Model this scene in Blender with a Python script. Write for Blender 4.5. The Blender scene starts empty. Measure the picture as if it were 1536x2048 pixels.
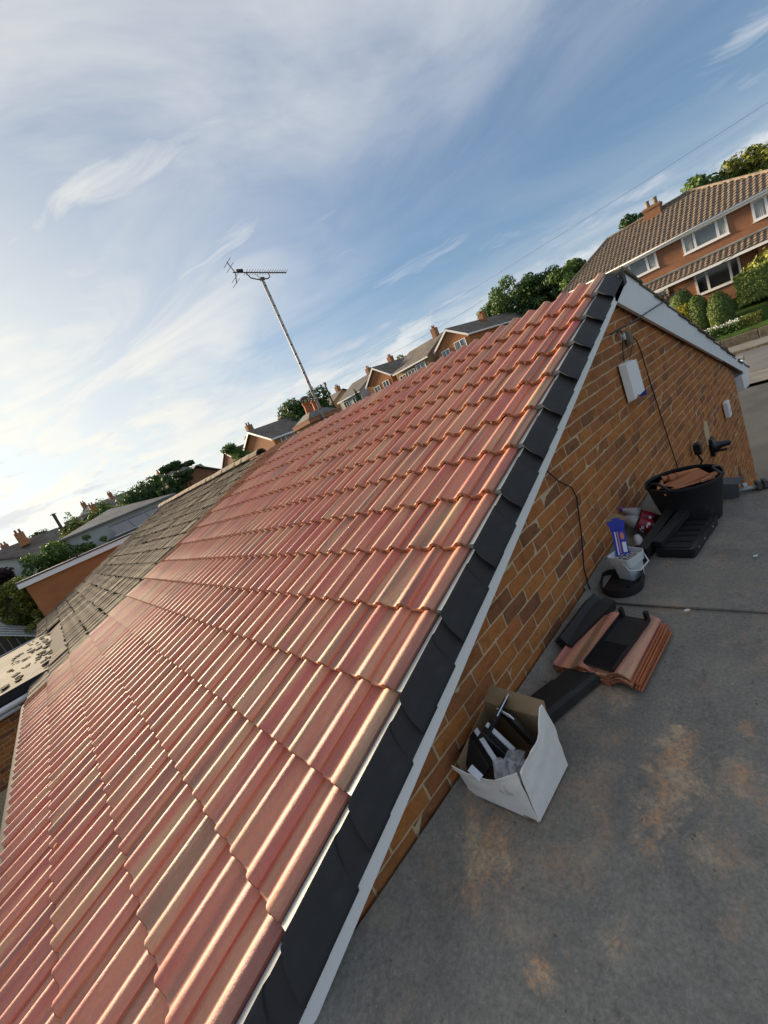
import bpy, math, random
import numpy as np
from mathutils import Vector, Matrix, Euler
R_ = math.radians
random.seed(7)
rng = np.random.default_rng(11)
S = bpy.context.scene
COL = S.collection

# ------------------------------------------------------------------ camera
cam_d = bpy.data.cameras.new('camera')
cam = bpy.data.objects.new('camera', cam_d)
COL.objects.link(cam)
cam_d.sensor_fit = 'HORIZONTAL'
cam_d.sensor_width = 36.0
cam_d.lens = 19.21
cam_d.clip_start = 0.05
cam_d.clip_end = 5000
right = Vector((0.66811198, -0.63389749, -0.38961565))
down = Vector((-0.42600044, 0.10343465, -0.8987908))
fwd = Vector((0.61004099, 0.76646934, -0.20093468))
M = Matrix((right, -down, -fwd)).transposed().to_4x4()
M.translation = Vector((-1.8055, -1.1233, 0.0112))
cam.matrix_world = M
S.camera = cam
S.render.resolution_x = 768
S.render.resolution_y = 1024

# ------------------------------------------------------------------ sun, sky, exposure
SUN_AZ, SUN_EL = 98.0, 14.5          # azimuth from +X towards +Y
S.view_settings.view_transform = 'Standard'
S.view_settings.look = 'None'
S.view_settings.exposure = 1.14
S.view_settings.gamma = 1
sd = Vector((math.cos(R_(SUN_AZ)) * math.cos(R_(SUN_EL)), math.sin(R_(SUN_AZ)) * math.cos(R_(SUN_EL)), math.sin(R_(SUN_EL))))
sun_d = bpy.data.lights.new('sun', 'SUN')
sun_d.energy = 5.0
sun_d.angle = R_(9)
sun_d.color = (1.0, 0.80, 0.56)
sun = bpy.data.objects.new('sun', sun_d)
COL.objects.link(sun)
sun.rotation_euler = sd.to_track_quat('Z', 'Y').to_euler()
sun.location = sd * 60


class NT:
    """small helper for node trees"""
    def __init__(self, tree):
        self.t = tree
        self.n = tree.nodes
        self.l = tree.links

    def new(self, typ, **kw):
        nd = self.n.new(typ)
        for k, v in kw.items():
            setattr(nd, k, v)
        return nd

    def put(self, sock, v):
        if isinstance(v, bpy.types.NodeSocket):
            self.l.new(v, sock)
        elif v is not None:
            if hasattr(sock.default_value, '__len__') and not hasattr(v, '__len__'):
                v = [v] * len(sock.default_value)
            if hasattr(sock.default_value, '__len__') and len(sock.default_value) == 4 and len(v) == 3:
                v = (*v, 1)
            sock.default_value = v

    def math(self, op, a, b=None, c=None, clamp=False):
        nd = self.new('ShaderNodeMath', operation=op, use_clamp=clamp)
        self.put(nd.inputs[0], a)
        if b is not None:
            self.put(nd.inputs[1], b)
        if c is not None:
            self.put(nd.inputs[2], c)
        return nd.outputs[0]

    def vmath(self, op, a, b=None, scale=None):
        nd = self.new('ShaderNodeVectorMath', operation=op)
        self.put(nd.inputs[0], a)
        if b is not None:
            self.put(nd.inputs[1], b)
        if scale is not None:
            self.put(nd.inputs['Scale'], scale)
        return nd.outputs['Value'] if op in ('DOT_PRODUCT', 'LENGTH', 'DISTANCE') else nd.outputs[0]

    def sep(self, v):
        nd = self.new('ShaderNodeSeparateXYZ')
        self.put(nd.inputs[0], v)
        return nd.outputs

    def comb(self, x=0, y=0, z=0):
        nd = self.new('ShaderNodeCombineXYZ')
        self.put(nd.inputs[0], x), self.put(nd.inputs[1], y), self.put(nd.inputs[2], z)
        return nd.outputs[0]

    def noise(self, vec, scale=5, detail=4, rough=.55, dist=0, col=False):
        nd = self.new('ShaderNodeTexNoise')
        self.put(nd.inputs['Vector'], vec)
        self.put(nd.inputs['Scale'], scale)
        nd.inputs['Detail'].default_value = detail
        nd.inputs['Roughness'].default_value = rough
        nd.inputs['Distortion'].default_value = dist
        return nd.outputs['Color' if col else 0]

    def ramp(self, fac, stops, interp='LINEAR'):
        nd = self.new('ShaderNodeValToRGB')
        nd.color_ramp.interpolation = interp
        e = nd.color_ramp.elements
        while len(e) < len(stops):
            e.new(.5)
        for i, (p, c) in enumerate(stops):
            e[i].position = p
            c = c if hasattr(c, '__len__') else (c, c, c)
            e[i].color = (*c[:3], 1)
        self.put(nd.inputs[0], fac)
        return nd.outputs[0]

    def mix(self, fac, a, b, blend='MIX'):
        nd = self.new('ShaderNodeMix', data_type='RGBA', blend_type=blend)
        self.put(nd.inputs[0], fac)
        self.put(nd.inputs[6], a)
        self.put(nd.inputs[7], b)
        return nd.outputs[2]

    def smooth(self, v, lo, hi):
        nd = self.new('ShaderNodeMapRange', interpolation_type='SMOOTHSTEP')
        self.put(nd.inputs[0], v)
        nd.inputs[1].default_value = lo
        nd.inputs[2].default_value = hi
        return nd.outputs[0]


world = bpy.data.worlds.new('World')
S.world = world
world.use_nodes = True
wt = NT(world.node_tree)
for nd in list(wt.n):
    wt.n.remove(nd)
sky = wt.new('ShaderNodeTexSky', sky_type='NISHITA')
sky.sun_disc = False
sky.sun_elevation = R_(SUN_EL)
sky.sun_rotation = R_(90 - SUN_AZ)
sky.altitude = 100
sky.air_density = 1.0
sky.dust_density = 1.2
sky.ozone_density = 1.5
gen = wt.new('ShaderNodeTexCoord').outputs['Generated']
dirv = wt.vmath('NORMALIZE', gen)
dx, dy, dz = wt.sep(dirv)
up = wt.math('MAXIMUM', dz, 0.0)
inv = wt.math('DIVIDE', 1.0, wt.math('ADD', up, 0.12))
ux, uy = wt.math('MULTIPLY', dx, inv), wt.math('MULTIPLY', dy, inv)
flat = wt.comb(ux, uy, 0)
cs = wt.vmath('DOT_PRODUCT', dirv, tuple(sd))            # cosine to the sun
glow = wt.math('POWER', wt.math('MAXIMUM', wt.math('MULTIPLY_ADD', cs, .5, .5), 0), 7.0)
# streak frame for the cirrus: along (.5,-.87)
sa = wt.math('ADD', wt.math('MULTIPLY', ux, .50), wt.math('MULTIPLY', uy, -.87))
sb = wt.math('ADD', wt.math('MULTIPLY', ux, .87), wt.math('MULTIPLY', uy, .50))
warp = wt.noise(flat, 1.3, 3, .5, col=True)
wx, wy, wz = wt.sep(warp)
cir_c = wt.comb(wt.math('ADD', wt.math('MULTIPLY', sa, .75), wt.math('MULTIPLY', wx, .9)), wt.math('ADD', wt.math('MULTIPLY', sb, 2.6), wt.math('MULTIPLY', wy, 1.6)), 3.7)
cir = wt.smooth(wt.noise(cir_c, 1.25, 8, .60, .12), .47, .80)
big = wt.smooth(wt.noise(wt.comb(ux, uy, 9.2), .62, 4, .55, .6), .36, .62)
veil_c = wt.comb(wt.math('MULTIPLY', sa, .8), wt.math('MULTIPLY', sb, 1.4), 21.3)
veil = wt.smooth(wt.noise(veil_c, .95, 6, .58, 1.0), .30, .72)
# low cumulus bank: azimuth / elevation coordinates near the horizon
az = wt.math('ARCTAN2', dy, dx)
low_c = wt.comb(wt.math('MULTIPLY', az, 5.0), wt.math('MULTIPLY', dz, 22.0), 4.4)
low_n = wt.noise(low_c, .9, 7, .60, .35)
edge = wt.math('MULTIPLY_ADD', wt.noise(wt.comb(wt.math('MULTIPLY', az, 7.0), wt.math('MULTIPLY', dz, 12.0), 8.8), 1.0, 6, .62), .16, .075)
band = wt.math('SUBTRACT', 1, wt.smooth(wt.math('SUBTRACT', dz, edge), -.02, .022))
low = wt.math('MULTIPLY', wt.math('MULTIPLY_ADD', wt.smooth(low_n, .36, .58), .72, .28), band)
ragged = wt.noise(wt.comb(wt.math('MULTIPLY', az, 6.0), wt.math('MULTIPLY', dz, 30.0), 40.4), .9, 5, .6, .2)
scud = wt.math('MULTIPLY', wt.smooth(ragged, .57, .69), wt.math('SUBTRACT', 1, wt.smooth(dz, .16, .3)))
# sunward the veil is thicker and brighter (forward scatter)
sunw = wt.smooth(cs, .62, 1.02)
sunw2 = wt.smooth(cs, .50, .88)
clear = wt.math('MULTIPLY', wt.math('MULTIPLY', wt.smooth(dz, .12, .24), wt.math('SUBTRACT', 1, wt.smooth(dz, .34, .56))), wt.math('SUBTRACT', 1, sunw2))
cover = wt.math('MULTIPLY_ADD', veil, wt.math('MULTIPLY_ADD', sunw, .30, .52), .24)
cover = wt.math('MULTIPLY', cover, wt.math('MULTIPLY_ADD', clear, -.78, 1.0))
cover = wt.math('MAXIMUM', cover, wt.math('MULTIPLY', cir, wt.math('MULTIPLY_ADD', big, .55, .45)))
cover = wt.math('MAXIMUM', cover, wt.math('MULTIPLY', low, .95))
cover = wt.math('MAXIMUM', cover, wt.math('MULTIPLY', sunw, wt.math('MULTIPLY_ADD', veil, .25, .55)), clamp=True)
haze_h = wt.math('SUBTRACT', 1, wt.smooth(dz, -.02, .16))
skyc = wt.mix(1.0, sky.outputs[0], (1.0, 1.0, 1.0), 'MULTIPLY')
SKY_K = .080
skyc = wt.vmath('SCALE', skyc, scale=SKY_K)
skyc = wt.vmath('DIVIDE', skyc, wt.vmath('ADD', wt.vmath('SCALE', skyc, scale=1.5), (1, 1, 1)))      # thin high veil evens out the glow
skyc = wt.vmath('MULTIPLY', skyc, (.70, .92, 1.17))
cl_low = wt.mix(glow, (.370, .378, .392), (.50, .47, .395))
ccol = cl_low
skyc = wt.mix(wt.math('MULTIPLY', haze_h, .60), skyc, (.46, .475, .48))
skyc = wt.mix(wt.math('MULTIPLY', cover, .86), skyc, ccol)
skyc = wt.mix(wt.math('MULTIPLY', scud, .55), skyc, (.30, .31, .35))
bg = wt.new('ShaderNodeBackground')
wt.put(bg.inputs[0], skyc)
bg.inputs[1].default_value = 1.0
wo = wt.new('ShaderNodeOutputWorld')
wt.l.new(bg.outputs[0], wo.inputs[0])
world.cycles.sampling_method = 'MANUAL'
world.cycles.sample_map_resolution = 512

# ------------------------------------------------------------------ materials
MAT = {}


def mat(name, base, rough=.7, spec=.4, var=0.0, vscale=6, bump=0.0, bscale=40, base2=None, mixs=(.4, .6), metal=0, detail=5, rnd=0.0, coord='Object', trans=0, alpha=1, sheen=0):
    """plain material: base colour, optional second colour by noise, brightness jitter per object/island, bump"""
    if name in MAT:
        return MAT[name]
    m = bpy.data.materials.new(name)
    m.use_nodes = True
    t = NT(m.node_tree)
    b = t.n['Principled BSDF']
    tc = t.new('ShaderNodeTexCoord').outputs[coord]
    col = None
    if base2 is not None:
        col = t.mix(t.smooth(t.noise(tc, vscale, detail, .6), *mixs), base, base2)
    if var:
        f = t.math('MULTIPLY_ADD', t.noise(tc, vscale * 2.3, detail, .6), 2 * var, 1 - var)
        col = t.vmath('MULTIPLY', col if col is not None else base, t.comb(f, f, f))
    if rnd:
        oi = t.new('ShaderNodeObjectInfo').outputs['Random']
        gi = t.new('ShaderNodeNewGeometry').outputs['Random Per Island']
        r = t.math('FRACT', t.math('ADD', oi, gi))
        f = t.math('MULTIPLY_ADD', r, 2 * rnd, 1 - rnd)
        col = t.vmath('MULTIPLY', col if col is not None else base, t.comb(f, f, f))
    t.put(b.inputs['Base Color'], col if col is not None else base)
    b.inputs['Roughness'].default_value = rough
    b.inputs['Specular IOR Level'].default_value = spec
    b.inputs['Metallic'].default_value = metal
    if trans:
        b.inputs['Transmission Weight'].default_value = trans
    b.inputs['Alpha'].default_value = alpha
    if bump:
        bn = t.new('ShaderNodeBump')
        bn.inputs['Strength'].default_value = bump
        bn.inputs['Distance'].default_value = .01
        t.l.new(t.noise(tc, bscale, 6, .65), bn.inputs['Height'])
        t.l.new(bn.outputs[0], b.inputs['Normal'])
    MAT[name] = m
    return m


def island_random(t):
    oi = t.new('ShaderNodeObjectInfo').outputs['Random']
    gi = t.new('ShaderNodeNewGeometry').outputs['Random Per Island']
    return t.math('FRACT', t.math('ADD', oi, t.math('MULTIPLY', gi, 7.31)))


def tile_material():
    m = bpy.data.materials.new('red_tile')
    m.use_nodes = True
    t = NT(m.node_tree)
    b = t.n['Principled BSDF']
    tc = t.new('ShaderNodeTexCoord').outputs['Object']
    r = island_random(t)
    x, y, z = t.sep(tc)
    off = t.math('MULTIPLY', r, 91.0)
    st = t.comb(t.math('MULTIPLY', x, .45), t.math('MULTIPLY', y, 7.5), off)       # colour runs down the slope, roll by roll
    n1 = t.noise(st, 1.6, 4, .55, .25)
    st2 = t.comb(t.math('MULTIPLY', x, .9), t.math('MULTIPLY', y, 6.0), t.math('ADD', off, 17.0))
    n2 = t.noise(st2, 1.7, 4, .55, .3)
    st3 = t.comb(t.math('MULTIPLY', x, .6), t.math('MULTIPLY', y, 8.0), t.math('ADD', off, 41.0))
    n3 = t.noise(st3, 1.5, 3, .5, .2)
    r2 = t.math('FRACT', t.math('MULTIPLY', r, 13.7))
    base = t.ramp(r, [(0, (.61, .230, .145)), (.35, (.66, .275, .165)), (.6, (.63, .245, .150)), (.85, (.57, .190, .130)), (1, (.66, .300, .165))])
    tan = t.math('MULTIPLY', t.smooth(n2, .42, .62), t.math('MULTIPLY_ADD', r2, .55, .35))
    c = t.mix(tan, base, (.65, .400, .215))
    c = t.mix(t.math('MULTIPLY', t.smooth(n3, .46, .66), .75), c, (.54, .135, .105))
    dk = t.math('MULTIPLY', t.smooth(n1, .48, .64), t.math('MULTIPLY_ADD', r2, .45, .36))
    c = t.mix(t.math('MULTIPLY', dk, .80), c, (.185, .118, .090))
    fine = t.noise(tc, 160, 3, .6)
    f = t.math('MULTIPLY_ADD', t.math('MULTIPLY_ADD', t.noise(tc, 60, 3, .7), .6, t.math('MULTIPLY', fine, .4)), .55, .72)
    c = t.vmath('MULTIPLY', c, t.comb(f, f, f))
    # bare concrete at the cut nose: raw orange body
    nose = t.math('SUBTRACT', 1, t.smooth(x, .0015, .004))
    nb = t.mix(t.smooth(t.noise(tc, 55, 5, .7), .4, .62), (.40, .155, .060), (.17, .060, .028))
    c = t.mix(nose, c, nb)
    t.put(b.inputs['Base Color'], c)
    rg = t.math('MULTIPLY_ADD', t.noise(tc, 45, 4, .6), .26, .46)
    t.put(b.inputs['Roughness'], t.mix(nose, t.comb(rg, rg, rg), (.9, .9, .9)))
    b.inputs['Specular IOR Level'].default_value = .6
    bn = t.new('ShaderNodeBump')
    bn.inputs['Strength'].default_value = .55
    bn.inputs['Distance'].default_value = .0045
    h = t.math('ADD', t.noise(tc, 150, 4, .75), t.math('MULTIPLY', t.noise(tc, 34, 3, .6), .9))
    h = t.math('ADD', h, t.math('MULTIPLY', nose, t.math('MULTIPLY', t.noise(tc, 90, 4, .7), 3.0)))
    t.l.new(h, bn.inputs['Height'])
    t.l.new(bn.outputs[0], b.inputs['Normal'])
    MAT['red_tile'] = m


def brick_material(name, cols, bump=1.0):
    m = bpy.data.materials.new(name)
    m.use_nodes = True
    t = NT(m.node_tree)
    b = t.n['Principled BSDF']
    tc = t.new('ShaderNodeTexCoord').outputs['Object']
    r = island_random(t)
    v = t.vmath('ADD', tc, t.comb(t.math('MULTIPLY', r, 31.0), 0, t.math('MULTIPLY', r, 57.0)))
    base = t.ramp(r, [(i / (len(cols) - 1), c) for i, c in enumerate(cols)])
    n = t.noise(v, 13, 5, .65, .6)
    dk = t.vmath('SCALE', base, scale=.52)
    c = t.mix(t.math('MULTIPLY', t.smooth(n, .47, .72), .75), base, dk)
    f = t.math('MULTIPLY_ADD', t.noise(v, 90, 4, .65), .5, .75)
    c = t.vmath('MULTIPLY', c, t.comb(f, f, f))
    t.put(b.inputs['Base Color'], c)
    b.inputs['Roughness'].default_value = .86
    b.inputs['Specular IOR Level'].default_value = .25
    bn = t.new('ShaderNodeBump')
    bn.inputs['Strength'].default_value = bump
    bn.inputs['Distance'].default_value = .010
    x, y, z = t.sep(v)
    rustic = t.noise(t.comb(t.math('MULTIPLY', x, .5), y, t.math('MULTIPLY', z, 1.3)), 95, 5, .7, 1.2)
    t.l.new(rustic, bn.inputs['Height'])
    t.l.new(bn.outputs[0], b.inputs['Normal'])
    MAT[name] = m


def course_brick_material(name, c1, c2, mortar, axis='X'):
    """far walls where single bricks cannot be told apart"""
    m = bpy.data.materials.new(name)
    m.use_nodes = True
    t = NT(m.node_tree)
    b = t.n['Principled BSDF']
    x, y, z = t.sep(t.new('ShaderNodeTexCoord').outputs['Object'])
    bt = t.new('ShaderNodeTexBrick')
    t.put(bt.inputs['Vector'], t.comb(t.math('ADD', x, y), z, 0))
    t.put(bt.inputs['Color1'], c1)
    t.put(bt.inputs['Color2'], c2)
    t.put(bt.inputs['Mortar'], mortar)
    bt.inputs['Scale'].default_value = 1
    bt.inputs['Mortar Size'].default_value = .007
    bt.inputs['Brick Width'].default_value = .215
    bt.inputs['Row Height'].default_value = .075
    n = t.noise(t.new('ShaderNodeTexCoord').outputs['Object'], .9, 5, .6)
    f = t.math('MULTIPLY_ADD', n, .5, .75)
    t.put(b.inputs['Base Color'], t.vmath('MULTIPLY', bt.outputs[0], t.comb(f, f, f)))
    b.inputs['Roughness'].default_value = .9
    MAT[name] = m


def felt_material():
    m = bpy.data.materials.new('roof_felt')
    m.use_nodes = True
    t = NT(m.node_tree)
    b = t.n['Principled BSDF']
    tc = t.new('ShaderNodeTexCoord').outputs['Object']
    c = t.mix(t.smooth(t.noise(tc, 1.7, 7, .66, .6), .34, .66), (.180, .170, .145), (.255, .234, .192))
    c = t.mix(t.math('MULTIPLY', t.smooth(t.noise(tc, 6.5, 6, .7, .8), .52, .72), .6), c, (.140, .132, .108))
    g = t.noise(tc, 85, 5, .85)
    f = t.math('MULTIPLY_ADD', g, 1.9, .05)
    c = t.vmath('MULTIPLY', c, t.comb(f, f, f))
    sp = t.smooth(t.noise(tc, 75, 3, .6), .66, .76)
    c = t.mix(t.math('MULTIPLY', sp, .5), c, (.46, .44, .39))
    # brick and tile dust trodden into the felt: patches with their own outline
    dust = None
    rag = t.math('ADD', t.math('MULTIPLY', t.math('SUBTRACT', t.noise(tc, 4.5, 6, .7, 1.4), .5), 1.8), t.math('MULTIPLY', t.math('SUBTRACT', t.noise(tc, 22, 6, .75, .6), .5), 1.0))
    for (sx, sy, rx, ry, k) in DUST:
        d = t.vmath('SUBTRACT', tc, (sx, sy, 0))
        px_, py_, pz_ = t.sep(d)
        q = t.comb(t.math('DIVIDE', px_, rx), t.math('DIVIDE', py_, ry), 0)
        ln = t.math('ADD', t.vmath('LENGTH', q), t.math('MULTIPLY', rag, 2.4))
        w = t.math('MULTIPLY', t.math('SUBTRACT', 1, t.smooth(ln, -.05, 1.15)), k)
        dust = w if dust is None else t.math('MAXIMUM', dust, w)
    gen_d = t.math('MULTIPLY', t.smooth(t.noise(tc, 2.6, 6, .7, .9), .50, .74), .42)
    dust = t.math('MAXIMUM', dust, gen_d)
    dust = t.math('MULTIPLY', dust, t.math('MULTIPLY_ADD', t.smooth(t.noise(tc, 70, 5, .8), .38, .62), .75, .28), clamp=True)
    c = t.mix(dust, c, t.mix(t.smooth(t.noise(tc, 9, 3, .5), .4, .6), (.60, .33, .17), (.62, .44, .26)))
    t.put(b.inputs['Base Color'], c)
    b.inputs['Roughness'].default_value = .82
    b.inputs['Specular IOR Level'].default_value = .3
    bn = t.new('ShaderNodeBump')
    bn.inputs['Strength'].default_value = .45
    bn.inputs['Distance'].default_value = .004
    t.l.new(t.math('ADD', g, t.math('MULTIPLY', t.noise(tc, 7, 4, .6), 2.5)), bn.inputs['Height'])
    t.l.new(bn.outputs[0], b.inputs['Normal'])
    MAT['roof_felt'] = m


def leaf_material(name, c1, c2, c3):
    m = bpy.data.materials.new(name)
    m.use_nodes = True
    t = NT(m.node_tree)
    b = t.n['Principled BSDF']
    gi = t.new('ShaderNodeNewGeometry').outputs['Random Per Island']
    tc = t.new('ShaderNodeTexCoord').outputs['Object']
    c = t.ramp(gi, [(0, c1), (.55, c2), (1, c3)])
    f = t.math('MULTIPLY_ADD', t.noise(tc, .9, 3, .5), .8, .6)
    t.put(b.inputs['Base Color'], t.vmath('MULTIPLY', c, t.comb(f, f, f)))
    b.inputs['Roughness'].default_value = .6
    b.inputs['Specular IOR Level'].default_value = .25
    tr = t.new('ShaderNodeBsdfTranslucent')
    t.put(tr.inputs[0], t.vmath('MULTIPLY', c, (1.0, 1.1, .5)))
    mx = t.new('ShaderNodeMixShader')
    mx.inputs[0].default_value = .22
    t.l.new(b.outputs[0], mx.inputs[1])
    t.l.new(tr.outputs[0], mx.inputs[2])
    t.l.new(mx.outputs[0], t.n['Material Output'].inputs[0])
    MAT[name] = m


DUST = [(-1.26, -.20, .17, .14, .85), (-1.42, -.49, .035, .05, .95), (-1.26, -.60, .06, .035, .9), (-.77, -.62, .22, .10, .8), (-.70, -.74, .14, .08, .7),
        (-.50, -.76, .05, .035, .95), (-.56, -.60, .03, .025, .95), (-.47, -.36, .12, .10, .55), (.43, -.70, .13, .05, .6), (-.95, -.74, .10, .07, .55),
        (.16, -.43, .05, .09, .4), (-1.10, -.80, .08, .05, .5), (-.86, -.42, .16, .06, .35), (-1.05, -.10, .15, .07, .4), (.62, -.55, .09, .05, .35)]
tile_material()
felt_material()
brick_material('gable_brick', [(.52, .190, .054), (.58, .220, .060), (.54, .192, .060), (.38, .150, .056), (.60, .235, .064), (.50, .184, .060), (.28, .120, .058), (.56, .204, .058)])
course_brick_material('far_brick', (.33, .130, .058), (.27, .100, .046), (.36, .24, .14))
course_brick_material('far_brick_orange', (.46, .180, .060), (.40, .150, .052), (.34, .17, .08))
course_brick_material('far_brick_buff', (.40, .25, .12), (.34, .20, .09), (.36, .27, .16))
mat('mortar', (.68, .52, .32), .95, .15, var=.25, vscale=20, bump=.9, bscale=160)
mat('white_upvc', (.90, .885, .85), .38, .45, var=.04, vscale=3)
mat('white_paint_worn', (.84, .84, .83), .5, .4, var=.06, vscale=4, base2=(.56, .48, .40), mixs=(.58, .76))
mat('verge_plastic', (.019, .0185, .018), .58, .35, var=.25, vscale=9, bump=.06, bscale=300, base2=(.032, .031, .030), mixs=(.52, .75))
mat('black_plastic', (.014, .014, .016), .36, .45, var=.2, vscale=12)
mat('gutter_black', (.03, .03, .032), .85, .15)
mat('black_rubber', (.018, .018, .020), .55, .35, var=.3, vscale=14, base2=(.045, .043, .040), mixs=(.58, .75))
mat('grey_metal', (.34, .35, .34), .48, .5, metal=.35, var=.2, vscale=14)
mat('aluminium', (.52, .52, .51), .42, .5, metal=.85, var=.1, vscale=8)
mat('mast_grey', (.42, .40, .37), .6, .4, var=.12, vscale=6)
mat('dark_metal', (.09, .085, .085), .7, .3)
mat('timber_brown', (.16, .095, .055), .8, .25, var=.25, vscale=10)
mat('underlay', (.03, .026, .024), .95, .1)
mat('old_tile', (.190, .150, .106), .93, .15, base2=(.098, .080, .060), vscale=9, var=.35, bump=.7, bscale=70, rnd=.20)
mat('old_tile_far', (.30, .235, .175), .93, .15, base2=(.20, .155, .118), vscale=6, var=.3, bump=.5, bscale=60, rnd=.12)
mat('ridge_buff', (.30, .235, .165), .93, .15, base2=(.18, .145, .11), vscale=7, var=.3, bump=.5, bscale=60, rnd=.12)
mat('moss', (.035, .033, .018), 1, .1, var=.4, vscale=20)
mat('felt_pale', (.165, .150, .116), .9, .2, base2=(.120, .112, .090), vscale=3, var=.18, bump=.3, bscale=50)
mat('felt_grey', (.115, .118, .122), .9, .2, base2=(.085, .09, .095), vscale=2, var=.15)
mat('cable_black', (.010, .010, .011), .5, .3)
mat('asphalt', (.068, .069, .068), .92, .25, base2=(.092, .092, .088), vscale=.55, var=.22, bump=.35, bscale=30)
mat('road_grey', (.150, .155, .152), .9, .25, base2=(.125, .128, .126), vscale=.4, var=.12)
mat('pavement', (.215, .205, .185), .92, .2, base2=(.165, .155, .14), vscale=1.2, var=.15)
mat('stone_kerb', (.185, .155, .115), .95, .15, base2=(.12, .10, .075), vscale=5, var=.3)
mat('grass', (.060, .105, .022), .95, .1, base2=(.045, .075, .018), vscale=1.5, var=.35)
mat('card_white', (.80, .765, .70), .78, .2, var=.12, vscale=14, base2=(.60, .46, .34), mixs=(.62, .80))
mat('clay_stain', (.52, .33, .22), .9, .1, var=.3, vscale=40)
mat('card_brown', (.30, .205, .115), .9, .15, var=.2, vscale=12)
mat('label_white', (.66, .69, .72), .5, .3, var=.08, vscale=30)
mat('tub_plastic', (.62, .64, .64), .32, .45, var=.08, vscale=10)
mat('blue_card', (.020, .040, .36), .45, .4)
mat('orange_print', (.62, .22, .12), .5, .3)
mat('white_print', (.70, .74, .80), .5, .3)
mat('cola', (.020, .010, .010), .08, .6)
mat('bottle_clear', (.30, .28, .28), .08, .6)
mat('cola_label', (.24, .010, .022), .35, .45)
mat('red_plastic', (.55, .035, .045), .35, .45)
mat('purple_plastic', (.12, .015, .16), .35, .45)
mat('clay_shard', (.47, .20, .095), .85, .25, var=.22, vscale=12, bump=.3, bscale=80, base2=(.40, .155, .075))
mat('terracotta', (.42, .135, .055), .8, .25, var=.2, vscale=8)
mat('glass_dark', (.020, .023, .026), .06, .6)
mat('glass_sky', (.10, .13, .155), .05, .8)
mat('curtain', (.42, .43, .42), .9, .1, var=.2, vscale=9)
mat('render_white', (.60, .58, .53), .9, .2, var=.08, vscale=1.5)
mat('slate', (.150, .138, .128), .88, .2, base2=(.105, .097, .090), vscale=1.0, var=.25, bump=.4, bscale=14)
mat('roof_brown', (.190, .160, .132), .9, .2, base2=(.130, .110, .092), vscale=1.2, var=.25, bump=.4, bscale=14)
mat('roof_grey', (.230, .228, .218), .9, .2, base2=(.17, .168, .16), vscale=1.1, var=.2)
mat('bark', (.075, .055, .040), .95, .1, var=.3, vscale=6)
mat('solar', (.030, .036, .050), .12, .7)
mat('greenhouse_glass', (.62, .68, .68), .08, .7, alpha=.5)
mat('pole_wood', (.085, .070, .055), .95, .1, var=.3, vscale=4)
mat('fence_wood', (.115, .092, .072), .95, .1, var=.3, vscale=5)
mat('polythene', (.62, .62, .63), .18, .6, alpha=.45, bump=.8, bscale=18)
mat('foil', (.72, .70, .66), .3, .6, metal=.6)
mat('petal', (.80, .78, .68), .8, .2)
leaf_material('leaf_green', (0.043, 0.087, 0.022), (0.091, 0.162, 0.039), (0.185, 0.260, 0.064))
leaf_material('leaf_dark', (0.027, 0.056, 0.022), (0.052, 0.099, 0.031), (0.098, 0.162, 0.048))
leaf_material('leaf_olive', (0.087, 0.109, 0.027), (0.185, 0.206, 0.043), (0.325, 0.325, 0.064))
leaf_material('leaf_gold', (0.202, 0.186, 0.022), (0.357, 0.310, 0.034), (0.512, 0.449, 0.062))
leaf_material('leaf_clip', (0.064, 0.104, 0.027), (0.109, 0.161, 0.039), (0.174, 0.228, 0.056))
leaf_material('leaf_purple', (.030, .012, .016), (.050, .018, .024), (.075, .030, .036))
leaf_material('leaf_brown', (.050, .030, .014), (.080, .045, .020), (.12, .07, .03))


# ------------------------------------------------------------------ mesh helpers
def rootloc(p):
    v = Vector((0, 0, 0))
    while p is not None:
        v += p.location
        p = p.parent
    return v


def tag(o, label=None, cat=None, group=None, kind=None):
    for k, v in (('label', label), ('category', cat), ('group', group), ('kind', kind)):
        if v:
            o[k] = v
    return o


def thing(name, label, cat, loc=(0, 0, 0), rot=(0, 0, 0), group=None):
    o = bpy.data.objects.new(name, None)
    o.empty_display_size = .1
    COL.objects.link(o)
    o.location = loc
    o.rotation_euler = rot
    return tag(o, label, cat, group)


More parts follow.
